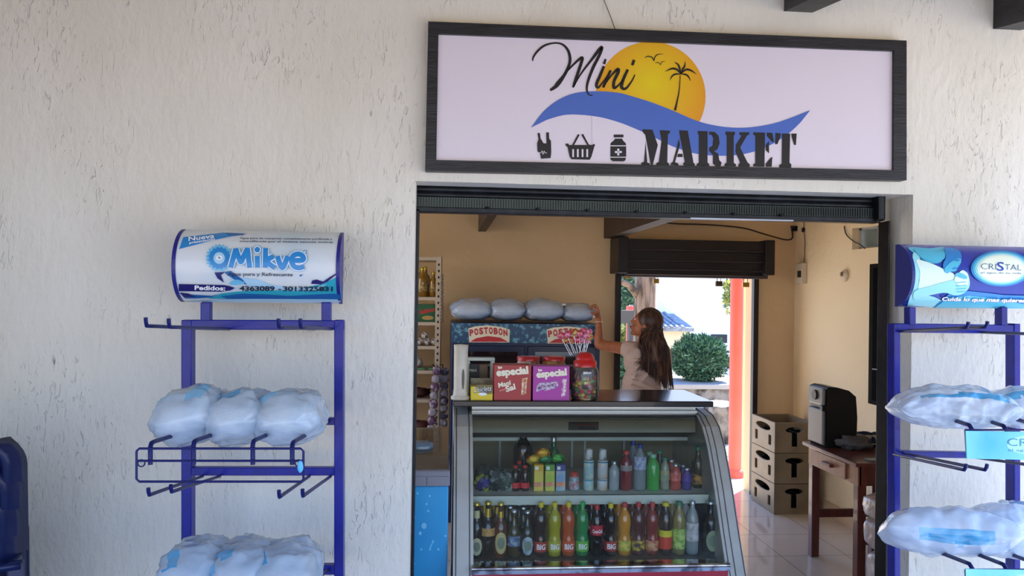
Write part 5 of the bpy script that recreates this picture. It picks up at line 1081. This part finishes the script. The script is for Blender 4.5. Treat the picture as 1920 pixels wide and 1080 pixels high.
for k, (h_, l) in enumerate(((.26, 'wrapped pink-brown pack on the floor under the others, before the side table'), (.17, 'wrapped pink-brown pack second from the floor, before the side table'), (.12, 'topmost wrapped pink-brown pack before the side table'))):
    mb = MB(); mb.blob((a.x+.335-.01*k, Yp+.15, zz+h_/2), (.20, .13, h_/2+.004), SHR, .08, 3, pw=.45, seed=k, n=(36, 20)); solo(mb, 'wrapped_pack', l, 'pack'); zz += h_

# ================================================================== the girl
YG = 2.15
def G(x, y, dy=0): return at(x, y, YG+dy)
SKIN = mat('skin', 'AE6A46', .5, noi=(30, 'A3603E', .4, .6))
def limb(mb, pts, m, n=14):            # tapered rounded chain, pts (Vector, r)
    for (a, ra), (b, rb) in zip(pts, pts[1:]):
        d = (b-a); L = d.length; k = max(4, int(L/.012)); P_ = [a+d*i/k for i in range(k+1)]; R2 = [ra+(rb-ra)*i/k for i in range(k+1)]
        u = d.normalized(); P_ = [a-u*ra*.85, a-u*ra*.5]+P_+[b+u*rb*.5, b+u*rb*.85]; R2 = [ra*.4, ra*.85]+R2+[rb*.85, rb*.4]
        mb.tube(P_, R2, m, n)
def ell(mb, c, r, m, rot=None): mb.blob(c, r, m, 0, n=(28, 18), rot=rot)
def fuse(mb, name, parent, vox, sm=6, fac=.6):
    o = mb.build(name, parent); r = o.modifiers.new('r', 'REMESH'); r.mode = 'VOXEL'; r.voxel_size = vox; r.use_smooth_shade = True
    s_ = o.modifiers.new('s', 'SMOOTH'); s_.iterations = sm; s_.factor = fac
    me = bpy.data.meshes.new_from_object(o.evaluated_get(bpy.context.evaluated_depsgraph_get())); o.modifiers.clear(); o.data = me
    for p in me.polygons: p.use_smooth = True
    return o
gp = thing('person', 'girl with long brown hair in a pale pink shirt reaching up to the cooler', 'person', (G(1210, 700).x, YG, 0))
Hc = G(1213, 605, .0); Rh = Matrix.Rotation(rg(66), 3, 'Z') @ Matrix.Rotation(rg(14), 3, 'X')   # local +Y is where the face looks
hl_ = lambda x, y, z: Hc + Rh @ Vector((x, y, z))
body = MB()
ell(body, Hc, (.072, .088, .088), SKIN, Rh); ell(body, hl_(0, .028, -.05), (.055, .060, .058), SKIN, Rh); ell(body, hl_(0, .068, -.092), (.024, .022, .018), SKIN, Rh)
limb(body, [(hl_(0, .083, .012), .008), (hl_(0, .100, -.022), .012)], SKIN); ell(body, hl_(0, .088, -.052), (.022, .012, .008), SKIN, Rh); ell(body, hl_(0, .086, -.063), (.019, .012, .008), SKIN, Rh)
for sx in (-1, 1): ell(body, hl_(sx*.036, .062, -.02), (.022, .018, .02), SKIN, Rh); ell(body, hl_(sx*.072, -.004, -.012), (.008, .018, .028), SKIN, Rh); ell(body, hl_(sx*.03, .078, .022), (.02, .010, .007), SKIN, Rh)
limb(body, [(hl_(0, -.012, -.05), .046), (G(1214, 648, .02), .050)], SKIN)
ch0 = G(1210, 668, .02); bl = G(1203, 705, .02); wa_ = Vector((bl.x, YG+.02, .93)); hip = Vector((bl.x-.0, YG+.03, .80))
ell(body, G(1211, 655, .03), (.135, .075, .05), SKIN); ell(body, ch0+Vector((0, 0, -.03)), (.135, .088, .12), SKIN); ell(body, wa_+Vector((0, 0, .05)), (.118, .085, .16), SKIN); ell(body, hip, (.145, .11, .12), SKIN)
SL, EL, WL_ = G(1180, 655, .02), G(1123, 646, .10), G(1123, 603, .13); HD = G(1122, 590, .14)
limb(body, [(G(1200, 657, .02), .050), (SL, .047), (G(1160, 652, .05), .041), (EL, .034)], SKIN); limb(body, [(EL, .034), (EL.lerp(WL_, .35), .032), (WL_, .022)], SKIN)
# left hand: palm, four fingers curling over the pack, thumb from the palm's side
pz_ = G(1120, 588, .14); ell(body, pz_, (.020, .036, .040), SKIN); limb(body, [(WL_, .022), (pz_, .024)], SKIN)
for k in range(4):
    b0 = pz_+Vector((-.002, -.026+.018*k, .032)); L = (.030, .034, .033, .026)[k]
    limb(body, [(b0, .0095), (b0+Vector((-.012, 0, L*.75)), .0090), (b0+Vector((-.036, 0, L*.62)), .0082), (b0+Vector((-.050, 0, L*.15)), .0074)], SKIN, 10)
tb0 = pz_+Vector((-.006, -.030, -.014)); limb(body, [(tb0, .012), (tb0+Vector((-.022, -.014, .008)), .0105), (tb0+Vector((-.044, -.012, .022)), .0085)], SKIN, 10)
# right arm forward and down
SR, ER, WR_ = G(1243, 659, .06), G(1252, 705, .10), Vector((G(1225, 705).x, YG+.34, .98)); limb(body, [(G(1222, 657, .03), .05), (SR, .046), (ER, .034)], SKIN); limb(body, [(ER, .034), (WR_, .022)], SKIN)
ell(body, WR_+Vector((-.03, .03, 0)), (.036, .036, .018), SKIN)
for k in range(4): b0 = WR_+Vector((-.055+.018*k, .055, -.0)); limb(body, [(b0, .009), (b0+Vector((-.006, .03, -.006)), .0085), (b0+Vector((-.008, .045, -.022)), .0075)], SKIN, 10)
limb(body, [(WR_+Vector((-.055, .02, 0)), .011), (WR_+Vector((-.085, .045, -.01)), .0085)], SKIN, 10)
for sx in (-1, 1):
    h0 = hip+Vector((sx*.075, 0, -.03)); kn = Vector((h0.x+sx*.01, YG+.03, .44)); an = Vector((h0.x+sx*.02, YG+.05, .075)); limb(body, [(h0, .085), (h0.lerp(kn, .5), .070), (kn, .050), (kn.lerp(an, .35), .052), (an, .034)], SKIN)
    limb(body, [(an+Vector((0, -.02, -.04)), .034), (an+Vector((-.01, .10, -.047)), .026), (an+Vector((-.012, .15, -.05)), .022)], SKIN)
bo = fuse(body, 'body', gp, .0055, 4)
SHI = mat('shirt_pink', 'CDB0A0', .85, bump=(9, .8, .02), stretch=(1, 1, 2.4))
sh_ = MB(); g2 = .012
ell(sh_, G(1211, 657, .03), (.14, .085, .045), SHI); ell(sh_, ch0+Vector((0, 0, -.03)), (.15, .100, .13), SHI); ell(sh_, wa_+Vector((0, 0, .05)), (.134, .100, .18), SHI); ell(sh_, hip+Vector((0, 0, .05)), (.155, .122, .10), SHI)
limb(sh_, [(G(1200, 657, .02), .058), (SL, .058), (SL.lerp(EL, .10), .056)], SHI); limb(sh_, [(G(1222, 657, .03), .058), (SR, .056), (SR.lerp(ER, .45), .05)], SHI)
# cloth folds running across the back
for (x0_, y0_, x1_, y1_) in ((1185, 712, 1236, 734), (1182, 722, 1215, 738), (1200, 672, 1190, 705), (1228, 690, 1200, 716)): limb(sh_, [(G(x0_, y0_, -.072), .010), (G((x0_+x1_)/2, (y0_+y1_)/2, -.082), .013), (G(x1_, y1_, -.072), .010)], SHI, 8)
fuse(sh_, 'shirt', gp, .008, 5)
JN = mat('jeans', '2F3E5C', .8, bump=(60, .4, .005)); jn = MB(); ell(jn, hip+Vector((0, 0, -.01)), (.152, .118, .12), JN)
for sx in (-1, 1): h0 = hip+Vector((sx*.075, 0, -.03)); kn = Vector((h0.x+sx*.01, YG+.03, .44)); an = Vector((h0.x+sx*.02, YG+.05, .14)); limb(jn, [(h0, .092), (h0.lerp(kn, .5), .077), (kn, .058), (kn.lerp(an, .35), .060), (an, .048)], JN)
fuse(jn, 'trousers', gp, .010, 3)
for sx in (-1, 1):
    m_ = MB(); an = Vector((hip.x+sx*.095, YG+.05, .075)); m_.blob((an.x-.005, an.y+.05, .032), (.042, .12, .032), WHITE, .05, pw=.8); m_.build('shoe', gp)
EYW = mat('eye_white', 'E8E4DC', .3)
for sx in (-1, 1):
    m_ = MB(); m_.blob(hl_(sx*.030, .078, .004), (.011, .008, .007), EYW, 0, n=(12, 8), rot=Rh); m_.blob(hl_(sx*.030, .0855, .004), (.005, .003, .005), BLACK, 0, n=(10, 6), rot=Rh); m_.build('eye', gp)
m_ = MB(); m_.blob(hl_(0, .099, -.052), (.018, .005, .005), mat('lips', '9A4438', .4), 0, n=(14, 8), rot=Rh); m_.blob(hl_(0, .096, -.062), (.016, .006, .005), mat('lips', '9A4438', .4), 0, n=(14, 8), rot=Rh); m_.build('lips', gp)
MB().tube([WL_+Vector((.025*math.cos(i*PI/8), .025*math.sin(i*PI/8), .0)) for i in range(17)], .003, mat('wristband', 'D8C8B0', .4), 6).build('wristband', gp)
HAIR = mat('hair', '33201A', .42, noi=(60, '6E452C', .42, .7), stretch=(1, 1, .12)); hr = MB()
hcap = MB(); ell(hcap, hl_(0, -.016, .018), (.086, .092, .090), HAIR, Rh); ell(hcap, hl_(0, -.034, -.035), (.082, .078, .075), HAIR, Rh)
limb(hcap, [(hl_(0, -.05, -.03), .07), (G(1222, 645, -.07), .052), (G(1230, 672, -.085), .042), (G(1240, 700, -.08), .032), (G(1248, 724, -.075), .012)], HAIR)
limb(hcap, [(hl_(0, -.05, -.03), .06), (G(1214, 645, -.065), .044), (G(1220, 672, -.08), .030), (G(1228, 696, -.085), .012)], HAIR)
random.seed(11)
for k in range(230):
    a_ = random.uniform(0, 1); r0 = hl_(random.uniform(-.07, .07), random.uniform(-.10, .01), random.uniform(-.02, .05))
    ex = 1204+58*a_+random.uniform(-3, 3); ey = 680+52*min(1, .25+a_)*random.uniform(.78, 1.03)
    if k % 13 == 0: ex = random.uniform(1184, 1206); ey = random.uniform(672, 698)
    mid = G(1200+46*a_+random.uniform(-4, 3), 640+random.uniform(-5, 5), -.075-random.random()*.035); m2_ = G(1204+50*a_+random.uniform(-3, 3), 664, -.09-random.random()*.02); end = G(ex, ey, -.085-random.random()*.02)
    P_ = smoothp([tuple(r0), tuple(mid), tuple(m2_), tuple(end)], 5); rr_ = random.uniform(.0035, .0065)
    hcap.tube(P_, [rr_*(1-.8*(i/(len(P_)-1))**2) for i in range(len(P_))], HAIR, 5, cap=False)
hcap.build('hair', gp)

# ================================================================== behind the shop
PV = mat('yard_paving', 'CEC8BC', .9, noi=(5, '9E978C', .4, .62), bump=(8, .8, .04))
MB().box(-6, 8, YB+.15, 14, -.12, -.06, PV).build('ground_yard', kind='structure')
MB().box(-1, XR+.4, YB+.15, YB+.55, -.06, -.02, mat('doorstep', 'CFC8BC', .7)).build('trim_9', kind='structure')
CO = mat('coral_paint', 'E0665C', .5, noi=(3, 'D65A50', .3, .7))
Y = 4.0; a = at(1380, 700, Y); z0_ = -.06; m_ = MB(); r_c = 12.5/F*(Y+2.95); m_.lathe([(r_c, 0), (r_c, 3.2)], CO, n=28); m_.v = [v+Vector((a.x, Y, z0_)) for v in m_.v]; m_.lathe([(r_c*1.5, 0), (r_c*1.5, .05), (r_c, .07)], CO, (a.x, Y, z0_), 28)
solo(m_, 'porch_pole', 'round coral red pole outside the rear doorway', 'pole')
Y = 4.25; a = at(1394, 700, Y); b = at(1409, 700, Y); m_ = MB(); m_.box(a.x, b.x, Y, Y+.05, -.06, 2.9, mat('yellow_paint', 'E8D890', .6)); solo(m_, 'porch_column', 'square pale yellow column beside the coral pole', 'column')
# rear eave so the wall top stays in shade
MB().box(-3, 5, YB+.15, YB+.75, 2.42, 2.5, RF).build('ceiling_rear', kind='structure')
# tree
TB = mat('bark', '8C7864', .9, noi=(14, '4A3C30', .42, .6), bump=(14, 1, .06), stretch=(1.6, 1.6, .22))
Y = 6.2; a = at(1209, 600, Y); rt = 20/F*(Y+2.95); tr = thing('tree', 'thick rough-barked tree trunk behind the girl', 'tree', (a.x, Y, -.06))
m_ = MB(); n_ = 26; vs = []
for j in range(24):
    z = -.06+j*.2
    for i in range(n_): t_ = 2*PI*i/n_; r = rt*(1+.5*math.exp(-j*.5))*(1+.10*noise.noise(Vector((math.cos(t_)*5, math.sin(t_)*5, z*.7)))+.03*math.sin(9*t_+z)); vs.append((a.x+r*math.cos(t_)+.02*(z-1.5), Y+r*math.sin(t_), z))
m_.add(vs, [(j*n_+i, j*n_+(i+1) % n_, (j+1)*n_+(i+1) % n_, (j+1)*n_+i) for j in range(23) for i in range(n_)], TB, True); m_.build('trunk', tr)
m_ = MB(); m_.tube([G_ for G_ in (at(1200, 560, Y), at(1180, 535, Y-.1), at(1160, 526, Y-.2), at(1120, 500, Y-.3))], [.05, .04, .035, .03], TB, 8); m_.build('branch', tr)
def leaves(mb, c, r, n, size, ms, seed=0, shell=.35):
    random.seed(seed); c = Vector(c)
    for k in range(n):
        d = Vector((random.gauss(0, 1), random.gauss(0, 1), random.gauss(0, 1))).normalized(); q = (1-shell*random.random()**1.6)*(1+.22*noise.noise(d*3+Vector((seed, 0, 0)))); p = c+Vector((d.x*r[0], d.y*r[1], d.z*r[2]))*q
        t1 = (d+Vector((random.uniform(-1, 1), random.uniform(-1, 1), random.uniform(-.4, 1)))).normalized(); t2 = t1.cross(Vector((random.random(), random.random(), random.random()))).normalized(); L = size*random.uniform(.7, 1.4); wd = L*.3
        mb.add([p-t1*L/2, p+t2*wd/2, p+t1*L/2, p-t2*wd/2], [(0, 1, 2, 3)], ms[k % len(ms)])
LG = [mat('leaf_a', '42684C', .5), mat('leaf_b', '5B8262', .5), mat('leaf_c', '2E4E38', .5)]; LY = [mat('leaf_d', '8FA050', .5), mat('leaf_e', 'B9BE6A', .5), mat('leaf_f', '5E7A3C', .5)]
Y = 7.2; c = at(1311, 672, Y); rr2 = (56/F*(Y+2.95), .38, 45/F*(Y+2.95)); bs = thing('bush', 'round dense green bush on a low stone planter outside', 'bush', (c.x, Y, at(1311, 716, Y).z))
m_ = MB(); m_.blob(c, tuple(q*.74 for q in rr2), LG[2], .2, 4); leaves(m_, c, rr2, 9000, .06, LG, 3, .5); m_.build('foliage', bs)
m_ = MB(); 
for k in range(5): m_.tube([at(1311+(k-2)*3, 722, Y), at(1311+(k-2)*14, 690, Y)], .012, TB, 6)
m_.build('stem', bs)
STN = mat('planter_stone', '8C857A', .9, noi=(7, '3E3A34', .42, .60), bump=(9, 1, .06)); Yn = 6.75; a = at(1262, 722, Yn); b = at(1420, 722, Yn); zb5 = -.06
m_ = MB(); m_.box(a.x, b.x, Yn, Yn+1.2, zb5, a.z, STN); m_.box(a.x-.03, b.x+.01, Yn-.03, Yn+1.22, a.z-.05, a.z+.012, mat('planter_cap', 'A8A298', .9, bump=(12, .8, .02))); solo(m_, 'planter', 'low rough stone planter under the round bush', 'planter', bevel=.01)
p = at(1350, 758, 5.6); m_ = MB(); m_.lathe([(.09, -.03), (.115, 0), (.12, .03), (.11, .032), (.10, .005), (0, 0)], mat('basin', 'C8CCC8', .4), (p.x, 5.6, p.z), 24)
bp_ = m_; st_ = MB(); st_.box(p.x-.1, p.x+.1, 5.5, 5.7, -.06, p.z-.03, STN); solo(st_, 'stone_block', 'grey stone block in the yard under the pale basin', 'stone'); solo(bp_, 'basin', 'round pale basin on a stone block in the yard', 'basin')
# house across the yard
HW = mat('house_white', 'F2F0EA', .8); Yh = 11.5; a = at(1228, 600, Yh)
hb = thing('house', 'bright white house across the yard with a grey tiled lean-to', 'house', (a.x+2, Yh, -.1))
MB().box(a.x+.05, a.x+9, Yh, Yh+4, -.1, at(1300, 428, Yh).z, HW).build('wall', hb)
b = at(1246, 607, 10.6); c = at(1291, 620, 10.6); m_ = MB(); TL = mat('roof_tile', '9AA0A4', .7, noi=(9, '7C8084', .4, .6))
m_.prism([(b.x-.6, 10.3, c.z), (b.x-.6, 11.5, b.z+.10), (b.x-.6, 11.5, b.z+.16), (b.x-.6, 10.3, c.z+.06)], (c.x-b.x+.6, 0, 0), TL)
for k in range(9): x = b.x-.55+k*.1; m_.tube([(x, 10.28, c.z+.06), (x, 11.5, b.z+.17)], .035, TL, 8)
m_.build('lean_to_roof', hb)
MB().box(b.x-.6, c.x, 10.45, 11.5, -.1, c.z, mat('lean_to_wall', 'E0CFA8', .8)).build('lean_to_wall', hb)
a = at(1334, 627, Yh-.02); b = at(1363, 643, Yh-.02); MB().box(a.x, b.x, Yh-.03, Yh, b.z, a.z, mat('dark_opening', '2A2A2C', .5)).build('window', hb)
# fence beam, red post and hedges seen left of the trunk
m_ = MB(); a = at(1120, 596, 7.6); b = at(1194, 594, 7.6); m_.box(a.x, b.x, 7.6, 7.75, at(1170, 606, 7.6).z, at(1170, 582, 7.6).z, mat('beam_grey', '5A564E', .8)); 
m_.box(a.x, a.x+.12, 7.6, 7.75, -.06, a.z, mat('beam_grey', '5A564E', .8)); m_.box(b.x-.1, b.x+.02, 7.62, 7.74, -.06, a.z, mat('beam_grey', '5A564E', .8)); solo(m_, 'fence', 'grey timber rail crossing behind the tree trunk', 'fence')
m_ = MB(); a = at(1181, 640, 8.2); m_.lathe([(.06, 0), (.06, 1.5)], CO, (a.x, 8.2, -.06), 16); solo(m_, 'post', 'short coral post seen past the face of the girl', 'post')
for (px, py, Y, rx, rz, n, ms, l, nm) in ((1150, 550, 9.5, .5, .42, 2600, LG, 'dark green hedge left of the tree trunk', 'hedge'), (1166, 640, 8.8, .35, .35, 2000, LY, 'yellow-green shrub low behind the rail', 'shrub'), (1260, 520, 16, 1.1, .55, 3000, LG, 'grey-green tree crown above the white house', 'tree'), (1150, 690, 7.3, .24, .3, 1500, LG, 'dark shrub beside the doorway jamb, low behind the girl', 'shrub')):
    c = at(px, py, Y+(2.5 if Y == 16 else 0)); Y = c.y; t = thing(nm, l, nm, (c.x, Y, -.06 if c.z < 2.5 else -.06)); m_ = MB(); m_.blob(c, (rx*.7, rx*.5, rz*.7), ms[2], .2, 4); leaves(m_, c, (rx, rx*.7, rz), n, .09, ms, px, .5); m_.build('foliage', t)
    m_ = MB(); m_.tube([(c.x, Y, -.1), (c.x, Y, c.z)], .05, TB, 8); m_.build('trunk', t)
# creeper beside the coral pole
c0_ = at(1393, 560, 5.2); t = thing('creeper', 'leafy creeper hanging behind the coral pole', 'plant', (c0_.x, 5.2, -.06)); m_ = MB(); random.seed(4)
for (px, py, rx, rz, n) in ((1398, 545, .14, .10, 420), (1365, 560, .06, .16, 260), (1394, 610, .05, .22, 380), (1393, 670, .03, .16, 160), (1368, 535, .10, .06, 200)):
    leaves(m_, at(px, py, 5.2), (rx, .08, rz), n, .05, LY+LG[:1], px, .9)
m_.build('foliage', t); m_ = MB(); m_.tube([tuple(at(1396, 905, 5.2)), tuple(at(1394, 760, 5.2)), tuple(at(1396, 600, 5.2)), tuple(at(1398, 500, 5.2))], .015, TB, 6); m_.build('stem', t)
